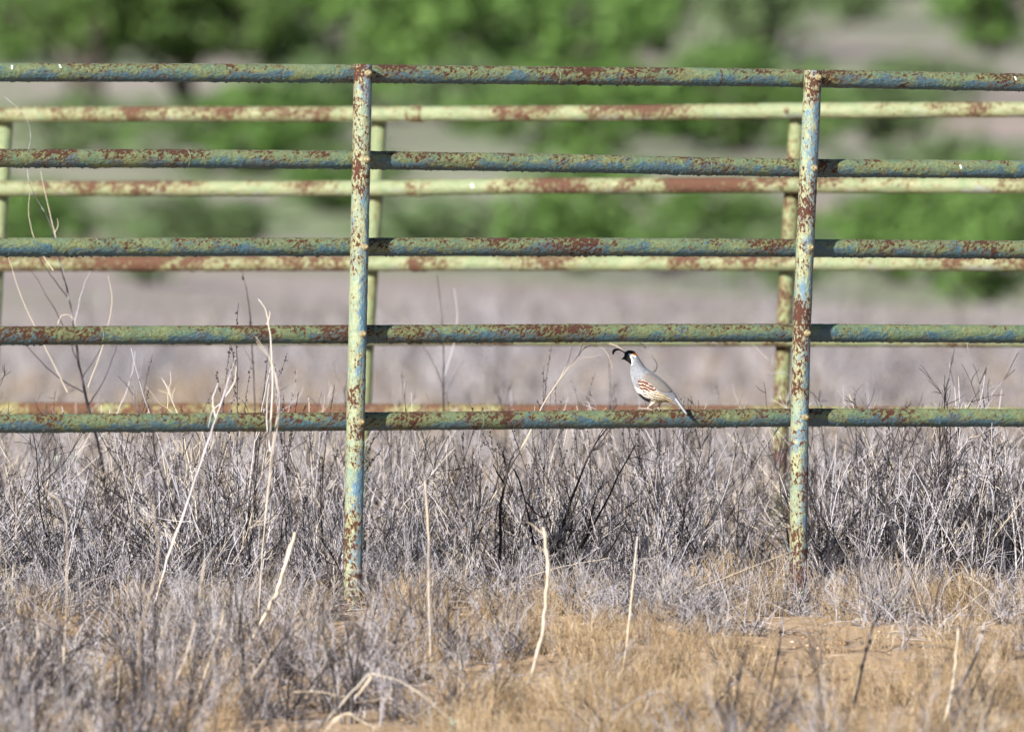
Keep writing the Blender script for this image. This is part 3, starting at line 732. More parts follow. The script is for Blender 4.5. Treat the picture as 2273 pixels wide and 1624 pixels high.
# ------------------------------------------------------------------ weeds: plant kinds
def wander(rs, p, d, L, n, jit, grav=0.0, curl=None):
    pts = [np.array(p, float)]; d = np.array(d, float); d /= np.linalg.norm(d)
    for i in range(n):
        d = d + rs.normal(0, jit, 3); d[2] += grav
        if curl is not None: d = d + curl
        d /= np.linalg.norm(d); pts.append(pts[-1] + d * L / n)
    return np.array(pts)
def ptan(p, i):
    d = p[min(i + 1, len(p) - 1)] - p[max(i - 1, 0)]; return d / (np.linalg.norm(d) + 1e-9)
def side(rs, d, ang):
    a = np.cross(d, rs.normal(size=3)); a /= np.linalg.norm(a) + 1e-9
    return d * math.cos(ang) + a * math.sin(ang)

def twig_shrub(seed, h, stems, r0, nkids, spread, dark=0.0):
    rs = np.random.RandomState(seed); m = MB()
    for s in range(stems):
        d = np.array([rs.normal(0, spread), rs.normal(0, spread), 1.0]); H = h * rs.uniform(0.6, 1.05)
        tint = np.clip(rs.choice([0.06, 0.28, 0.55, 0.76, 0.96], p=[.24, .20, .18, .26, .12]) * (1 - dark) + rs.normal(0, .06), 0, 1)
        p = wander(rs, (rs.normal(0, .02), rs.normal(0, .02), -0.02), d, H, 9, 0.11, 0.01)
        rr = np.linspace(r0, r0 * 0.35, 10) * rs.uniform(0.7, 1.15)
        m.tube(p, rr, 4, tint)
        for c in range(nkids):
            i = rs.randint(2, 9); L = H * rs.uniform(0.15, 0.42) * (1.1 - 0.06 * i)
            q = wander(rs, p[i], side(rs, ptan(p, i), rs.uniform(0.4, 0.95)), L, 5, 0.16, 0.07)
            m.tube(q, np.linspace(rr[i] * 0.65, 0.0008, 6), 3, np.clip(tint + rs.normal(0, .1), 0, 1), cap=False)
            for g_ in range(rs.randint(1, 4)):
                k_ = rs.randint(1, 5)
                w = wander(rs, q[k_], side(rs, ptan(q, k_), rs.uniform(0.4, 0.9)), L * rs.uniform(.25, .5), 3, 0.2, 0.05)
                m.tube(w, np.linspace(0.0012, 0.0007, 4), 3, np.clip(tint + rs.normal(0, .12), 0, 1), cap=False)
    return m
def tangle(seed, h, n, spread):
    rs = np.random.RandomState(seed); m = MB()
    for s in range(n):
        d = np.array([rs.normal(0, .7), rs.normal(0, .7), 1.0]); L = h * rs.uniform(0.5, 1.4)
        curl = rs.normal(0, 0.2, 3)
        p = wander(rs, (rs.normal(0, spread), rs.normal(0, spread), -0.01), d, L, 6, 0.14, -0.03, curl)
        p[:, 2] = np.maximum(p[:, 2], -0.01)
        m.tube(p, np.linspace(0.0015, 0.0007, 7) * rs.uniform(.7, 1.4), 3, np.clip(rs.choice([0.05, 0.3, 0.65, 0.82]) + rs.normal(0, .08), 0, 1), cap=False)
    return m
def seed_stalk(seed, h, n, bl):
    rs = np.random.RandomState(seed); m = MB()
    octv = np.array([[1, 0, 0], [-1, 0, 0], [0, 1, 0], [0, -1, 0], [0, 0, 1.3], [0, 0, -1.3]])
    octf = np.array([[0, 2, 4], [2, 1, 4], [1, 3, 4], [3, 0, 4], [2, 0, 5], [1, 2, 5], [3, 1, 5], [0, 3, 5]])
    def seeds(p, i0, tint):
        for i in range(i0, len(p) - 1):
            for c in range(3):
                t = rs.rand(); c0 = p[i] * (1 - t) + p[i + 1] * t + rs.normal(0, .0018, 3)
                m.add(c0 + octv * rs.uniform(.0012, .0026), octf, tint + rs.normal(0, .05))
    for s in range(n):
        tint = rs.choice([0.1, 0.25, 0.6, 0.9])
        p = wander(rs, (rs.normal(0, .015), rs.normal(0, .015), -.02), (rs.normal(0, .13), rs.normal(0, .1), 1), h * rs.uniform(.75, 1.05), 16, .04)
        m.tube(p, np.linspace(.0021, .0008, 17), 4, tint); seeds(p, 10, tint * 0.6)
        for c in range(bl):
            i = rs.randint(5, 13)
            q = wander(rs, p[i], side(rs, ptan(p, i), rs.uniform(.3, .6)), h * rs.uniform(.12, .28), 8, .05, .04)
            m.tube(q, np.linspace(.0011, .0006, 9), 3, tint, cap=False); seeds(q, 3, tint * 0.6)
    return m
def grass_tuft(seed, h, n, spread):
    rs = np.random.RandomState(seed); m = MB()
    for s in range(n):
        d = np.array([rs.normal(0, .35), rs.normal(0, .35), 1.0]); L = h * rs.uniform(.4, 1.15)
        p = wander(rs, (rs.normal(0, spread), rs.normal(0, spread), -.008), d, L, 4, .10, -.02)
        tint = np.clip(rs.uniform(.15, 1.0), 0, 1)
        m.tube(p, np.linspace(.0013, .0006, 5), 3, tint, cap=False)
        for c in range(3):
            i = rs.randint(2, 4); q = wander(rs, p[i], side(rs, ptan(p, i), rs.uniform(.3, .8)), L * .25, 2, .2)
            m.tube(q, [.0007, .0006, .0003], 3, tint, cap=False)
    return m
DARKS = [twig_shrub(150 + i, 0.5, 4 + i, 0.0046, 7, 0.24, 0.6).build('p', M_TWIG, link=False).data for i in range(3)]
SHRUBS = [twig_shrub(100 + i, 0.62, 6 + i % 3, 0.0029, 8, 0.16 + 0.04 * (i % 3)).build('p', M_TWIG, link=False).data for i in range(8)]
TANGLES = [tangle(200 + i, 0.22, 70, 0.05).build('p', M_TWIG, link=False).data for i in range(5)]
STALKS = [seed_stalk(300 + i, 0.62, 2 + i % 3, 4).build('p', M_TWIG, link=False).data for i in range(5)]
TUFTS = [grass_tuft(400 + i, 0.15, 46, 0.035).build('p', M_GRASS, link=False).data for i in range(5)]
for o in [o for o in bpy.data.objects if o.name.startswith('p') and o.name.split('.')[0] == 'p']: bpy.data.objects.remove(o)
for lst, nm in ((SHRUBS, 'dead_shrub'), (DARKS, 'dark_shrub'), (TANGLES, 'dry_tangle'), (STALKS, 'seed_stalk'), (TUFTS, 'grass_tuft')):
    for d in lst: d.name = nm

rng = random.Random(7)
def put(name, me, px, Y, s, rz, label, cat, group=None, tilt=(0, 0), sz=None):
    x = (px - PXW / 2) / F * Y
    o = bpy.data.objects.new(name, me); o.location = (x, Y, gz(x, Y)); o.scale = (s, s, sz or s)
    o.rotation_euler = (tilt[0], tilt[1], rz); col.objects.link(o)
    return tag(o, label, cat, group)

# --- single plants one can point to
G1 = 'grey leafless shrubs crowded along the bottom rail right of the right post'
protos = {'shrub': [], 'tangle': [], 'stalk': [], 'tuft': []}
right_spots = [(1850, 50.1, .85), (1905, 49.95, 1.05), (1955, 50.4, .95), (2000, 50.0, 1.12), (2045, 50.6, 1.05), (2085, 50.1, 1.18), (2130, 50.5, 1.0), (2170, 49.8, .92), (2215, 50.4, 1.12), (2255, 50.1, 1.0), (2030, 49.5, .8), (2190, 51.0, 1.0), (1890, 51.2, .9)]
for i, (px, Y, s) in enumerate(right_spots):
    o = put('dead_shrub', SHRUBS[i % 8], px, Y, s * (1.22 if i % 3 == 0 else 0.95), i * 1.7, 'grey leafless twiggy shrub in the crowd along the bottom rail right of the right post', 'shrub', G1)
    if i < 8: protos['shrub'].append(o)
G2 = 'dark seed stalks standing along the bottom rail left of the left post'
SL = ['leftmost dark seed stalk above the bottom rail, beside the frayed stem', 'dark seed stalk just right of the frayed silver stem', 'seed stalk midway between the curved silver stem and the left post', 'seed stalk second from the left post above the bottom rail', 'short seed stalk nearest the left post on its left side']
for i, (px, Y, s) in enumerate([(468, 49.8, 1.08), (530, 50.2, 1.12), (645, 50.0, 1.0), (700, 49.7, .98), (735, 50.3, .85)]):
    o = put('seed_stalk', STALKS[i], px, Y, s * 1.25, i * 2.1, SL[i], 'weed', G2)
    protos['stalk'].append(o)
put('seed_stalk', STALKS[2], 1040, 49.4, 0.98, 1.0, 'single seed stalk crossing the bottom rail between the left post and the quail', 'weed')
put('seed_stalk', STALKS[1], 1195, 50.4, 1.12, 2.4, 'seed stalk reaching above the bottom rail just left of the long slanting stem', 'weed')
put('seed_stalk', STALKS[3], 1620, 50.6, 0.9, 0.4, 'thin seed stalk between the quail tail and the right post', 'weed')
for i, (px, Y) in enumerate([(1000, 48.3), (1260, 48.2), (1480, 48.4), (1600, 48.1), (560, 48.0)]):
    protos['tangle'].append(put('dry_tangle', TANGLES[i], px, Y, 0.75, i * 1.3, 'low tangle of fine grey stems in the band along the foot of the nearer fence', 'weed', 'low tangles along the foot of the nearer fence'))
for i, (px, Y) in enumerate([(1020, 46.4), (1180, 46.2), (1290, 46.0), (900, 45.9), (1650, 45.6)]):
    protos['tuft'].append(put('grass_tuft', TUFTS[i], px, Y, 1.1, i * 1.1, 'tuft of fine golden dry grass on the sandy strip in front of the fence', 'grass', 'golden tufts on the sandy strip'))

for i, (px, Y, lb) in enumerate([(60, 44.0, 'dark brown twiggy shrub at the lower left corner of the frame'), (330, 44.4, 'dark brown twiggy shrub among the pale stems at lower left'), (640, 44.3, 'dark brown twiggy shrub left of the bent straw arch')]):
    protos.setdefault('dark', []).append(put('dark_shrub', DARKS[i], px, Y, .8, i * 2.0, lb, 'shrub'))

# --- long single stems, traced where they stand
def stem(name, label, cat, Y, pts, r, tint=0.85, mat=None, Y1=None, parts=(), root=True, group=None, r_tip=None, strands=1):
    """a single stalk through photo points at its own distance, rooted in the ground; side pieces join the same plant"""
    def path(pp, ya, yb):
        n = len(pp); P = [np.array(at(x, y, ya + (yb - ya) * i / max(1, n - 1))) for i, (x, y) in enumerate(pp)]
        P = np.array(P); t0 = np.arange(n); t = np.linspace(0, n - 1, (n - 1) * 5 + 1)
        Q = np.stack([np.interp(t, t0, P[:, j]) for j in range(3)], 1)
        if len(Q) > 6:
            Qp = np.pad(Q, ((2, 2), (0, 0)), mode='reflect', reflect_type='odd'); ker = np.array([1, 2, 3, 2, 1]) / 9
            Q = np.stack([np.convolve(Qp[:, j], ker, 'valid') for j in range(3)], 1)
        rs = np.random.RandomState(int(abs(pp[0][0] * 7 + pp[0][1]))); return Q + rs.normal(0, r * 0.16, Q.shape)
    Y1 = Y if Y1 is None else Y1
    P = path(pts, Y, Y1); base = P[0].copy()
    if root:
        gzv = gz(base[0], base[1])
        if base[2] > gzv - 0.01: P = np.vstack([[base[0], base[1], gzv - 0.02], P])
    org = Vector((P[0][0], P[0][1], P[0][2]))
    m = MB(); rq = np.random.RandomState(len(P) + int(pts[0][0]))
    if strands == 1:
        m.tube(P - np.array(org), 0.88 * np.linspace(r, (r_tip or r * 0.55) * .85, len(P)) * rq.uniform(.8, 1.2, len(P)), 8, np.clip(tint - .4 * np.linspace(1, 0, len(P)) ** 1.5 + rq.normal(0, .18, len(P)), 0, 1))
        if r > 0.003 and not parts:
            for k_ in range(max(2, len(P) // 5)):                      # joints and snapped side twigs
                q_ = rq.randint(1, len(P) - 1); dd = P[q_ + 1] - P[q_ - 1]; dd = dd / np.linalg.norm(dd); c_ = P[q_] - np.array(org)
                m.tube(np.array([c_ - dd * r * 1.2, c_, c_ + dd * r * 1.2]), np.array([.95, 1.25, .95]) * r * .9, 8, tint - .35)
                if rq.rand() < .7:
                    w_ = wander(rq, c_, side(rq, dd, rq.uniform(.5, .9)), rq.uniform(.02, .09), 4, .15)
                    m.tube(w_, np.linspace(r * .35, r * .12, 5), 4, np.clip(tint + rq.normal(-.2, .2), 0, 1))
            sl = P - np.array(org) + rq.normal(0, 1, 3) * r * .45      # a strip of bark lifting off
            a_, b_ = sorted(rq.randint(0, len(P), 2)); b_ = max(b_, min(a_ + 4, len(P) - 1))
            if b_ - a_ > 2: m.tube(sl[a_:b_] + rq.normal(0, r * .25, (b_ - a_, 3)), r * .4, 4, np.clip(tint - .3, 0, 1))
    else:                                                              # shredded bark: loose fibres along one stem
        for k_ in range(strands):
            ph = rq.uniform(0, 6.28, 2); tt = np.linspace(0, 1, len(P))[:, None]
            wig = r * (0.5 + 0.7 * tt) * np.hstack([np.sin(tt * rq.uniform(3, 8) + ph[0]), np.sin(tt * 5 + ph[1]), 0.3 * np.cos(tt * 6 + ph[0])])
            n_ = int(len(P) * rq.uniform(.7, 1)) if k_ else len(P)
            m.tube((P + wig + rq.normal(0, r * .12, P.shape) - np.array(org))[:n_], np.linspace(r * .42, r * .18, n_), 5, np.clip(tint + rq.normal(0, .2), 0, 1))
    for (pp, rr, tt) in parts:
        Q = path(pp, Y, Y1); m.tube(Q - np.array(org), np.linspace(rr, rr * 0.4, len(Q)), 6, tt)
    o = m.build(name, mat or M_STRAW, smooth=True); o.location = org
    return tag(o, label, cat, group)

stem('bent_stalk', 'thick pale straw stalk bent into a sharp arch at the bottom of the frame', 'stalk', 43.7, [(690, 1640), (760, 1560), (812, 1500), (824, 1493), (836, 1496), (885, 1507), (955, 1550), (1045, 1635)], .0044, .75, r_tip=.0036, strands=3,
     parts=[([(826, 1500), (812, 1520), (790, 1545)], .005, .55), ([(650, 1535), (700, 1532), (752, 1542)], .0024, .6), ([(735, 1600), (770, 1580), (800, 1600)], .003, .7)])
stem('broken_stalk', 'short broken straw stalk lying under the bent arch at the bottom', 'stalk', 43.5, [(705, 1640), (745, 1598), (775, 1578), (800, 1600), (850, 1622)], .0042, .8)
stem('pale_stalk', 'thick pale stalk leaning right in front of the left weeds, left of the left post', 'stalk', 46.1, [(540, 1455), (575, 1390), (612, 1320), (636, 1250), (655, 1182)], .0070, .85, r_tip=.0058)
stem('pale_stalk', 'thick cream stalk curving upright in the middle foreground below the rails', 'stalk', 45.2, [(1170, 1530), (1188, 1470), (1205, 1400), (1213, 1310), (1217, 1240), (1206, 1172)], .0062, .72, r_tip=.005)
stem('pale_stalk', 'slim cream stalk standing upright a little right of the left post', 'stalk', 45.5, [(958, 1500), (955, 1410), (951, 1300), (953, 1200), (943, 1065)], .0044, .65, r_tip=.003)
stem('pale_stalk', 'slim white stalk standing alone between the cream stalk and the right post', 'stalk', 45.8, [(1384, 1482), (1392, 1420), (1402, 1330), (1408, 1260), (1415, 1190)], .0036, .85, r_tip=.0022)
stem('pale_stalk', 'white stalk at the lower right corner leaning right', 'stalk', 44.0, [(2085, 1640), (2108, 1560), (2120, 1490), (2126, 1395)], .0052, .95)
stem('frayed_stem', 'frayed silver stem crossing the bottom rail in front, left of the left post', 'weed', 46.6, [(330, 1380), (370, 1240), (420, 1100), (470, 960), (498, 880), (518, 815), (522, 795)], .0042, .72, M_TWIG, strands=6,
     parts=[([(480, 930), (470, 890), (484, 850)], .003, .8), ([(500, 880), (522, 850), (524, 815)], .003, .9), ([(495, 890), (470, 910), (462, 950)], .002, .8)])
stem('curved_stem', 'long curved silver stem rising past two rails just left of the left post', 'weed', 46.8, [(575, 1350), (590, 1140), (605, 1000), (622, 890), (605, 800), (565, 745)], .0036, .74, M_TWIG, strands=5,
     parts=[([(600, 960), (606, 850), (600, 740), (592, 690), (574, 664)], .003, .9), ([(600, 1000), (590, 930), (597, 850)], .0025, .8), ([(592, 720), (600, 700), (598, 690)], .0018, .9)])
stem('tall_weed', 'tall dark branching weed behind the nearer fence at the far left', 'weed', 52.6, [(235, 1080), (222, 1000), (190, 880), (172, 790), (160, 700), (150, 650), (135, 590), (118, 520)], .0062, .2, M_TWIG, r_tip=.002,
     parts=[([(150, 660), (120, 620), (85, 570)], .0025, .25), ([(185, 870), (130, 840), (60, 770), (30, 740)], .0025, .25), ([(195, 900), (230, 850), (262, 760)], .0022, .2), ([(172, 800), (140, 720), (100, 650), (70, 600)], .0024, .3),
            ([(180, 840), (215, 790), (240, 740)], .0018, .25), ([(165, 720), (180, 650), (200, 600)], .0016, .7), ([(215, 980), (255, 930), (290, 850), (300, 780)], .002, .8)])
stem('curled_stem', 'thin white stems curling above the tall dark weed at the far left', 'weed', 52.4, [(150, 650), (128, 540), (105, 480), (80, 440), (62, 400), (60, 350), (70, 300), (58, 255), (10, 215)], .0014, .6, M_TWIG, r_tip=.0007, root=False,
     parts=[([(128, 545), (110, 470), (96, 410), (90, 380)], .0014, .95), ([(120, 520), (130, 500), (127, 485)], .0012, 1), ([(118, 600), (90, 560), (72, 520), (62, 470), (66, 430)], .0014, 1), ([(150, 870), (110, 790), (60, 690), (40, 640), (25, 590), (15, 560)], .0015, 1), ([(128, 720), (135, 700), (150, 697), (165, 708), (170, 730)], .0013, 1), ([(195, 860), (225, 780), (245, 700), (250, 660), (240, 612)], .0016, 1)])
stem('tall_weed', 'single thin dark stem behind the fence midway along the left rails', 'weed', 53.5, [(567, 1080), (566, 900), (560, 780), (555, 700), (548, 640), (534, 602)], .0034, .25, M_TWIG, r_tip=.0018)
stem('tall_weed', 'dark forked stem out of focus between the left post and the quail', 'weed', 55.5, [(985, 1090), (984, 900), (985, 800), (982, 700), (970, 610)], .0034, .3, M_TWIG, r_tip=.0016,
     parts=[([(984, 860), (960, 800), (935, 760)], .0022, .3), ([(984, 840), (1010, 760), (1016, 690), (1008, 640)], .0018, .8), ([(984, 900), (1000, 850), (1030, 800)], .0018, .4)])
stem('slanting_stem', 'long straight pale stem slanting up behind the bottom rail left of the quail', 'weed', 50.0, [(1010, 1260), (1050, 1180), (1130, 1045), (1170, 970), (1212, 885), (1255, 825), (1300, 768)], .0038, .7, r_tip=.0014,
     parts=[([(1255, 825), (1290, 795), (1325, 790), (1335, 785)], .0010, .4), ([(1240, 845), (1262, 800), (1270, 770)], .0014, .6), ([(1285, 790), (1300, 740), (1312, 712)], .0012, .7), ([(1150, 1010), (1180, 960), (1188, 900)], .0014, .5)])
def catkin(label, Y, pts, tint):
    P = np.array([np.array(at(x, y, Y)) for x, y in pts]); t = np.linspace(0, len(P) - 1, 40)
    Q = np.stack([np.interp(t, range(len(P)), P[:, j]) for j in range(3)], 1); org = Q[0].copy()
    m = MB(); m.tube(Q - org, np.linspace(.0008, .0005, 40), 4, tint - .3); rs = np.random.RandomState(int(pts[0][0]))
    octv = np.array([[1, 0, 0], [-1, 0, 0], [0, 1, 0], [0, -1, 0], [0, 0, 1], [0, 0, -1.]]); octf = np.array([[0, 2, 4], [2, 1, 4], [1, 3, 4], [3, 0, 4], [2, 0, 5], [1, 2, 5], [3, 1, 5], [0, 3, 5]])
    for q in Q:
        for c in range(3): m.add(q - org + rs.normal(0, .0014, 3) + octv * rs.uniform(.0007, .0015), octf, np.clip(tint - .25 + rs.normal(0, .25), 0, 1))
    o = m.build('drooping_catkin', M_STRAW, smooth=False); o.location = Vector(org)
    return tag(o, label, 'seed head')
catkin('drooping white seed head curving down in front of the quail beak', 50.0, [(1296, 772), (1315, 766), (1338, 772), (1352, 790), (1360, 818)], .9)
catkin('drooping white seed head arching over the back of the quail', 50.1, [(1414, 755), (1430, 768), (1445, 788), (1460, 808), (1455, 822), (1446, 828)], .95)
catkin('short white seed head hanging just above the quail topknot', 50.2, [(1352, 762), (1370, 768), (1382, 778)], .95)
stem('charred_twig', 'crooked black twig standing in the weeds between the left post and the quail', 'weed', 49.3, [(1108, 1260), (1112, 1180), (1110, 1120), (1122, 1070), (1130, 1030), (1140, 1010)], .0055, 0.0, M_TWIG, r_tip=.003,
     parts=[([(1120, 1075), (1105, 1050), (1095, 1030)], .003, .05), ([(1126, 1050), (1116, 1010), (1120, 990)], .003, .1)])
stem('charred_twig', 'leaning black twig right beside the crooked black one', 'weed', 49.5, [(1205, 1290), (1185, 1210), (1170, 1130), (1155, 1070), (1140, 1040)], .0042, 0.02, M_TWIG, r_tip=.0028,
     parts=[([(1165, 1110), (1200, 1150), (1230, 1140)], .0025, .1), ([(1180, 1190), (1140, 1230), (1120, 1240)], .0025, .05)])
stem('fallen_stem', 'long white stem lying low across the weeds left of the cream stalk', 'stalk', 48.3, [(1030, 1350), (1085, 1325), (1160, 1283), (1240, 1258), (1310, 1245), (1355, 1238)], .0020, .8)
stem('fallen_stem', 'straight white stem leaning low toward the right post', 'stalk', 47.6, [(1375, 1384), (1390, 1375), (1480, 1330), (1600, 1285), (1752, 1225)], .0018, .7)
G3 = 'blurred dark stems close to the camera at lower right'
DL = ['tallest blurred dark stem at lower right, right of the right post foot', 'blurred dark stem rising just left of the right post foot', 'blurred dark stem slanting right, left of the sand patch', 'blurred pale grey stem leaning right near the lower right corner']
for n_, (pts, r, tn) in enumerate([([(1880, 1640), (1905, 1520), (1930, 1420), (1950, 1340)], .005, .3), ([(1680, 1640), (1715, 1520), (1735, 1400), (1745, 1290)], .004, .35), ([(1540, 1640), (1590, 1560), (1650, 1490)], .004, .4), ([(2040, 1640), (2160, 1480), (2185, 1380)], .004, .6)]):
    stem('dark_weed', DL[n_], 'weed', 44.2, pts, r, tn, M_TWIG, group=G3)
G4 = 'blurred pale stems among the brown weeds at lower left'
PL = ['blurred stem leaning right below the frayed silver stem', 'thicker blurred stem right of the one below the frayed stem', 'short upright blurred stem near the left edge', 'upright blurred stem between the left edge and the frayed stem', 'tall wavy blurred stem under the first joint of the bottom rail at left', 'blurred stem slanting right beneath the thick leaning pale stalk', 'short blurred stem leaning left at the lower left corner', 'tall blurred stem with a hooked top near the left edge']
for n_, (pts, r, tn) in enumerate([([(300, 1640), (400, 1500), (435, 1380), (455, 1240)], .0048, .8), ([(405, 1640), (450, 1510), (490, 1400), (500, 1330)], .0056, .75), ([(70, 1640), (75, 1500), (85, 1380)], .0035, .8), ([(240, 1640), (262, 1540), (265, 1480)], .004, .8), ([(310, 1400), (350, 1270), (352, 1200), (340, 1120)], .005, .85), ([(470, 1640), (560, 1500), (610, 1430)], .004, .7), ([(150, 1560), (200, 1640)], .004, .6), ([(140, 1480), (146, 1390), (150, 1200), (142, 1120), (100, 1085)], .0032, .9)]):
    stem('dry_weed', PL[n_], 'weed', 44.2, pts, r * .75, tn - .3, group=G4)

# --- pale leafy plants
def leafy(seed, h, n):
    rs = np.random.RandomState(seed); m = MB()
    for s in range(7):
        p = wander(rs, (rs.normal(0, .02), rs.normal(0, .02), -.01), (rs.normal(0, .4), rs.normal(0, .4), 1), h * rs.uniform(.6, 1), 6, .1)
        m.tube(p, np.linspace(.0016, .0007, 7), 4, .3)
        for c in range(n):
            i = rs.randint(1, 7); d = side(rs, ptan(p, i), rs.uniform(.5, 1.2)); w = np.cross(d, rs.normal(size=3)); w /= np.linalg.norm(w)
            L = h * .16 * rs.uniform(.6, 1.2); c0 = p[i]
            m.add([c0, c0 + d * L * .5 + w * L * .22, c0 + d * L, c0 + d * L * .5 - w * L * .22], [[0, 1, 2, 3]], rs.uniform(.2, 1))
    return m
LEAFY = [leafy(500 + i, 0.12, 9).build('q', M_SAGE, link=False).data for i in range(3)]
for o in [o for o in bpy.data.objects if o.name.split('.')[0] == 'q']: bpy.data.objects.remove(o)
for d in LEAFY: d.name = 'sage_plant'
for i, (px, Y, s, lab) in enumerate([(1765, 48.6, .6, 'small silvery sage seedling at the foot of the right post'), (1990, 47.9, .6, 'small green seedling at the edge of the sand right of the right post'),
        (470, 47.6, .7, 'silvery seedling under the weeds left of the left post'), (1575, 60.5, 2.3, 'blurred pale blue green plant behind the fence between quail and right post'),
        (120, 62.0, 3.2, 'blurred green leafy plant behind the bottom rail at the far left'), (430, 63.5, 2.7, 'blurred green leafy plant behind the weeds midway to the left post'), (1010, 43.4, .8, 'blurred pale green leaves at the bottom edge under the bent arch')]):
    put('sage_plant', LEAFY[i % 3], px, Y, s, i * 1.9, lab, 'plant')

# ------------------------------------------------------------------ uncountable cover
def scatter(name, label, protos_list, pts, rots, scl, idxs):
    me = bpy.data.meshes.new(name); me.from_pydata([tuple(p) for p in pts], [], [])
    a1 = me.attributes.new('rot', 'FLOAT_VECTOR', 'POINT'); a1.data.foreach_set('vector', np.array(rots, np.float32).ravel())
    a2 = me.attributes.new('scl', 'FLOAT_VECTOR', 'POINT'); a2.data.foreach_set('vector', np.array(scl, np.float32).ravel())
    a3 = me.attributes.new('pick', 'INT', 'POINT'); a3.data.foreach_set('value', np.array(idxs, np.int32))
    o = bpy.data.objects.new(name, me); col.objects.link(o); tag(o, label, kind='stuff')
    ng = bpy.data.node_groups.new(name + '_nodes', 'GeometryNodeTree')
    ng.interface.new_socket('Geometry', in_out='INPUT', socket_type='NodeSocketGeometry'); ng.interface.new_socket('Geometry', in_out='OUTPUT', socket_type='NodeSocketGeometry')
    gi, go = ng.nodes.new('NodeGroupInput'), ng.nodes.new('NodeGroupOutput')
    ip = ng.nodes.new('GeometryNodeInstanceOnPoints'); ip.inputs['Pick Instance'].default_value = True
    jn = ng.nodes.new('GeometryNodeJoinGeometry')
    for p in reversed(protos_list):                                       # the join lists its inputs last to first
        oi = ng.nodes.new('GeometryNodeObjectInfo'); oi.transform_space = 'ORIGINAL'; oi.inputs['Object'].default_value = p; oi.inputs['As Instance'].default_value = True
        ng.links.new(oi.outputs['Geometry'], jn.inputs[0])
    def named(nm, ty):
        n = ng.nodes.new('GeometryNodeInputNamedAttribute'); n.data_type = ty; n.inputs['Name'].default_value = nm; return n.outputs['Attribute']
    ng.links.new(gi.outputs[0], ip.inputs['Points']); ng.links.new(jn.outputs[0], ip.inputs['Instance'])
    ng.links.new(named('pick', 'INT'), ip.inputs['Instance Index'])
    e2r = ng.nodes.new('FunctionNodeEulerToRotation'); ng.links.new(named('rot', 'FLOAT_VECTOR'), e2r.inputs[0]); ng.links.new(e2r.outputs[0], ip.inputs['Rotation'])
    ng.links.new(named('scl', 'FLOAT_VECTOR'), ip.inputs['Scale'])
    ng.links.new(ip.outputs[0], go.inputs[0])
    md = o.modifiers.new('scatter', 'NODES'); md.node_group = ng
    return o

rs = np.random.RandomState(11)
def zone(y0, y1, dens, half, fn):
    """random spots over a trapezoid of ground, half = half-width of the view there plus a margin"""
    area = 2 * (half(y0) + half(y1)) / 2 * (y1 - y0); out = []
    for _ in range(int(area * dens)):
        y = rs.uniform(y0, y1); x = rs.uniform(-half(y), half(y))
        if rs.rand() < fn(x, y): out.append((x, y))
    return out
view = lambda y: y * 0.03 + 0.9
def clump(x, y, s=1.0): return 0.5 + 0.9 * nz(x * 1.1 * s + 5, y * 0.7 * s)
nS, nT, nK = len(protos['shrub']), len(protos['tangle']), len(protos['stalk'])
wprot = protos['shrub'] + protos['tangle'] + protos['stalk'] + protos['dark']
nW = len(wprot) - len(protos['dark'])
P, Ro, Sc, Ix = [], [], [], []
def addw(spots, smin, smax, ws, wt, wk, tmin=0.8, tmax=1.4, dk=0.12):
    for x, y in spots:
        r = rs.rand() * (ws + wt + wk)
        if r < ws: i, s = (nW + rs.randint(3) if rs.rand() < dk else rs.randint(nS)), rs.uniform(smin, smax)
        elif r < ws + wt: i, s = nS + rs.randint(nT), rs.uniform(tmin, tmax)
        else: i, s = nS + nT + rs.randint(nK), rs.uniform(smin, smax)
        P.append((x, y, gz(x, y))); Ro.append((rs.normal(0, .25), rs.normal(0, .25), rs.uniform(0, 6.28))); Sc.append((s, s, s * rs.uniform(.85, 1.1))); Ix.append(i)
rightside = lambda x: np.clip((x - 0.85) / 0.3, 0, 1)
fy = lambda x: FRONT_Y + x * math.tan(math.radians(FRONT_A))
skew = lambda a, b: a + (b - a) * rs.rand() ** 1.35
def addz(spots, front_max, back, ws, wt, wk, tr=(0.8, 1.4)):
    for x, y in spots:
        front_side = y < fy(x) + 0.30 or (y < 57.5 and abs(x / y - 0.0157) < 0.0010)
        addw([(x, y)], *((front_max * 0.5, front_max) if front_side else (lambda q: (q, q))(skew(*back))), ws, wt, 0 if front_side else wk, *((.4, .75) if front_side else tr))
postfree = lambda x, y: 0.25 if 45.9 < y < fy(x) - .02 and min(abs(x / y * FRONT_Y + .455), abs(x / y * FRONT_Y - .825)) < .085 else 1.0
addz(zone(46.9, 52.5, 40, view, lambda x, y: postfree(x, y) * np.clip(0.5 + 0.7 * clump(x, y, 1.3), 0, 1)), .38, (.3, 1.0), .5, .32, .18)
addw([q for q in zone(49.2, 53.0, 15, view, lambda x, y: float(rightside(x))) if q[1] > fy(q[0]) + .22], .45, .95, .92, .03, .05, dk=.35)
addw([q for q in zone(49, 57, 5.5, view, lambda x, y: np.clip(.4 + clump(x, y, 1.6), 0, 1)) if q[1] > fy(q[0]) + .4 and abs(q[0] / q[1] - .0157) > .0016], .75, 1.2, .45, 0, .55, dk=.3)
addz(zone(52.5, 60, 12, view, lambda x, y: np.clip(0.4 + 0.6 * clump(x, y, .6), 0, 1)), .3, (.4, 1.05), .6, .18, .22)
addz(zone(60, 82, 8.5, view, lambda x, y: np.clip(0.35 + 0.6 * clump(x, y, .4), 0, 1)), .3, (.35, .95), .62, .22, .16, (1.0, 1.5))
addz(zone(82, 125, 4.5, view, lambda x, y: np.clip(0.3 + 0.6 * clump(x, y, .3), 0, 1)), .3, (.28, .6), .7, .3, 0, (1.2, 1.7))
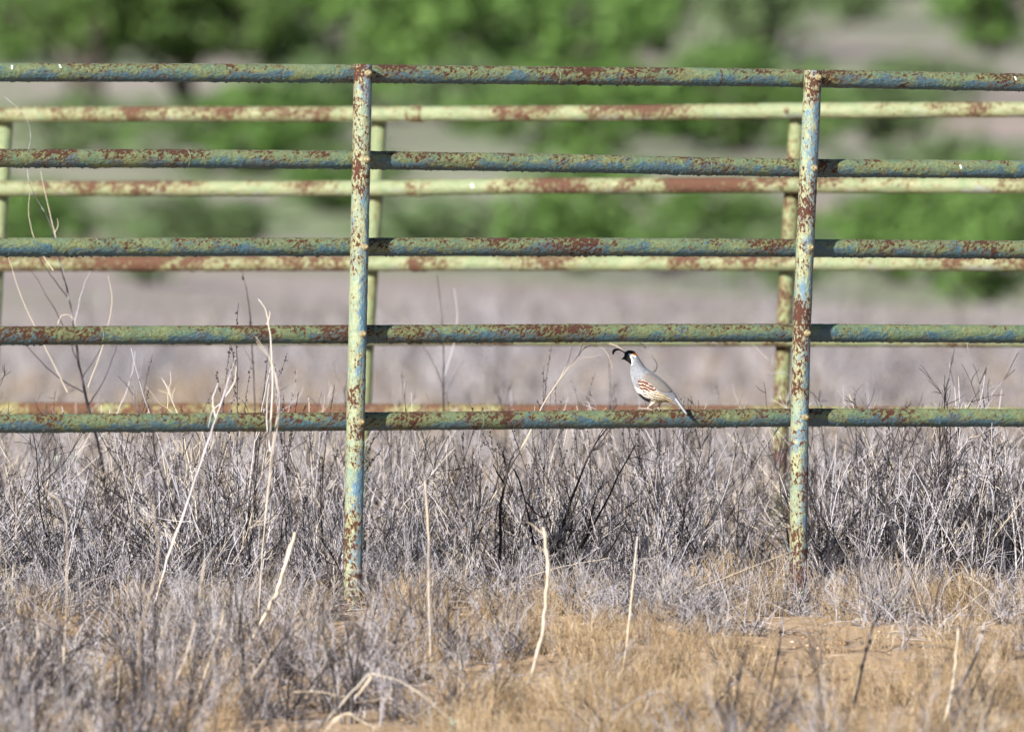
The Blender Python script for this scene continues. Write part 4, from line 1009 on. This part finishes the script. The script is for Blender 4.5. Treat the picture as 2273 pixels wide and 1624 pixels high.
leftside = lambda x, y: np.clip((0.0 - x) / 0.5 + 0.35, 0.17, 1)
archfree = lambda x, y: 0.0 if (y < 43.9 and -0.55 < x < 0.02) else 1.0
addw(zone(40, 44.4, 24, view, lambda x, y: archfree(x, y) * postfree(x, y) * leftside(x, y) * np.clip(0.55 + .6 * clump(x, y), 0, 1)), .35, .85, .85, .10, .12, .5, .9, .68)
addw(zone(44.4, 46.9, 42, view, lambda x, y: postfree(x, y) * np.clip((0.15 - x) / 0.4, 0.09, 1)), .2, .5, .7, .3, 0, .5, .9, .4)
addz(zone(105, 140, 0.8, view, lambda x, y: np.clip(0.2 + clump(x, y, .12), 0, 1)), .3, (.5, 1.1), .5, .5, 0, (2, 3))
scatter('dry_weeds', 'dense grey twiggy weeds covering the ground round both fences', wprot, P, Ro, Sc, Ix)
P, Ro, Sc, Ix = [], [], [], []
def addg(spots, smin, smax):
    for x, y in spots:
        s = rs.uniform(smin, smax); P.append((x, y, gz(x, y))); Ro.append((rs.normal(0, .15), rs.normal(0, .15), rs.uniform(0, 6.28))); Sc.append((s, s, s * rs.uniform(.7, 1.2))); Ix.append(rs.randint(len(protos['tuft'])))
addg(zone(41.5, 45.2, 58, view, lambda x, y: np.clip(0.4 + .9 * clump(x, y), 0.08, 1) * (1 if x > -.2 else .3)), .35, 1.0)
addg(zone(45.2, 47.4, 56, view, lambda x, y: postfree(x, y) * np.clip(0.55 + .9 * nz(x * 1.5, y * 1.1) - 0.25 * float(x > 0.6), 0.08, 1)), .3, .8)
addg(zone(47.4, 53, 20, view, lambda x, y: 0.6 * postfree(x, y)), .5, 1.0)
addg(zone(53, 76, 13, view, lambda x, y: np.clip(0.3 + clump(x, y, .5), 0, 1)), .9, 1.7)
addg(zone(76, 120, 2, view, lambda x, y: np.clip(0.3 + clump(x, y, .3), 0, 1)), 1.2, 2.0)
scatter('dry_grass', 'fine golden dry grass on the sandy ground', protos['tuft'], P, Ro, Sc, Ix)
# loose stones and bits of broken stem on the sand
m = MB(); ico = np.array([[1, 0, 0], [-1, 0, 0], [0, 1, 0], [0, -1, 0], [0, 0, .7], [0, 0, -.7]]); icf = np.array([[0, 2, 4], [2, 1, 4], [1, 3, 4], [3, 0, 4], [2, 0, 5], [1, 2, 5], [3, 1, 5], [0, 3, 5]])
for _ in range(2600):
    y = rs.uniform(42, 49.5); x = rs.uniform(-view(y), view(y)); s = rs.uniform(.003, .010) * (1 + 1.2 * (rs.rand() < .06))
    m.add(np.array([x, y, gz(x, y) + s * .2]) + ico * s * rs.uniform(.6, 1.2, (6, 1)), icf, rs.rand())
M_STONE = tint_mat('sandy_stone', [(0.0, (0.22, 0.13, 0.075)), (0.6, (0.45, 0.31, 0.19)), (1.0, (0.60, 0.50, 0.40))], 0.9)
tag(m.build('gravel', M_STONE), 'small stones strewn on the sand', kind='stuff')
m = MB()
for _ in range(3000):
    y = rs.uniform(42, 50); x = rs.uniform(-view(y), view(y)); z = gz(x, y) + .004; t = rs.uniform(0, 3.14); L = rs.uniform(.03, .12)
    d = np.array([math.cos(t), math.sin(t), rs.normal(0, .12)]); p = np.array([x, y, z])
    m.tube([p - d * L / 2, p + rs.normal(0, .004, 3), p + d * L / 2], [.0013, .0015, .0009], 3, rs.rand())
tag(m.build('plant_litter', M_TWIG), 'broken bits of dry stem lying on the sand', kind='stuff')
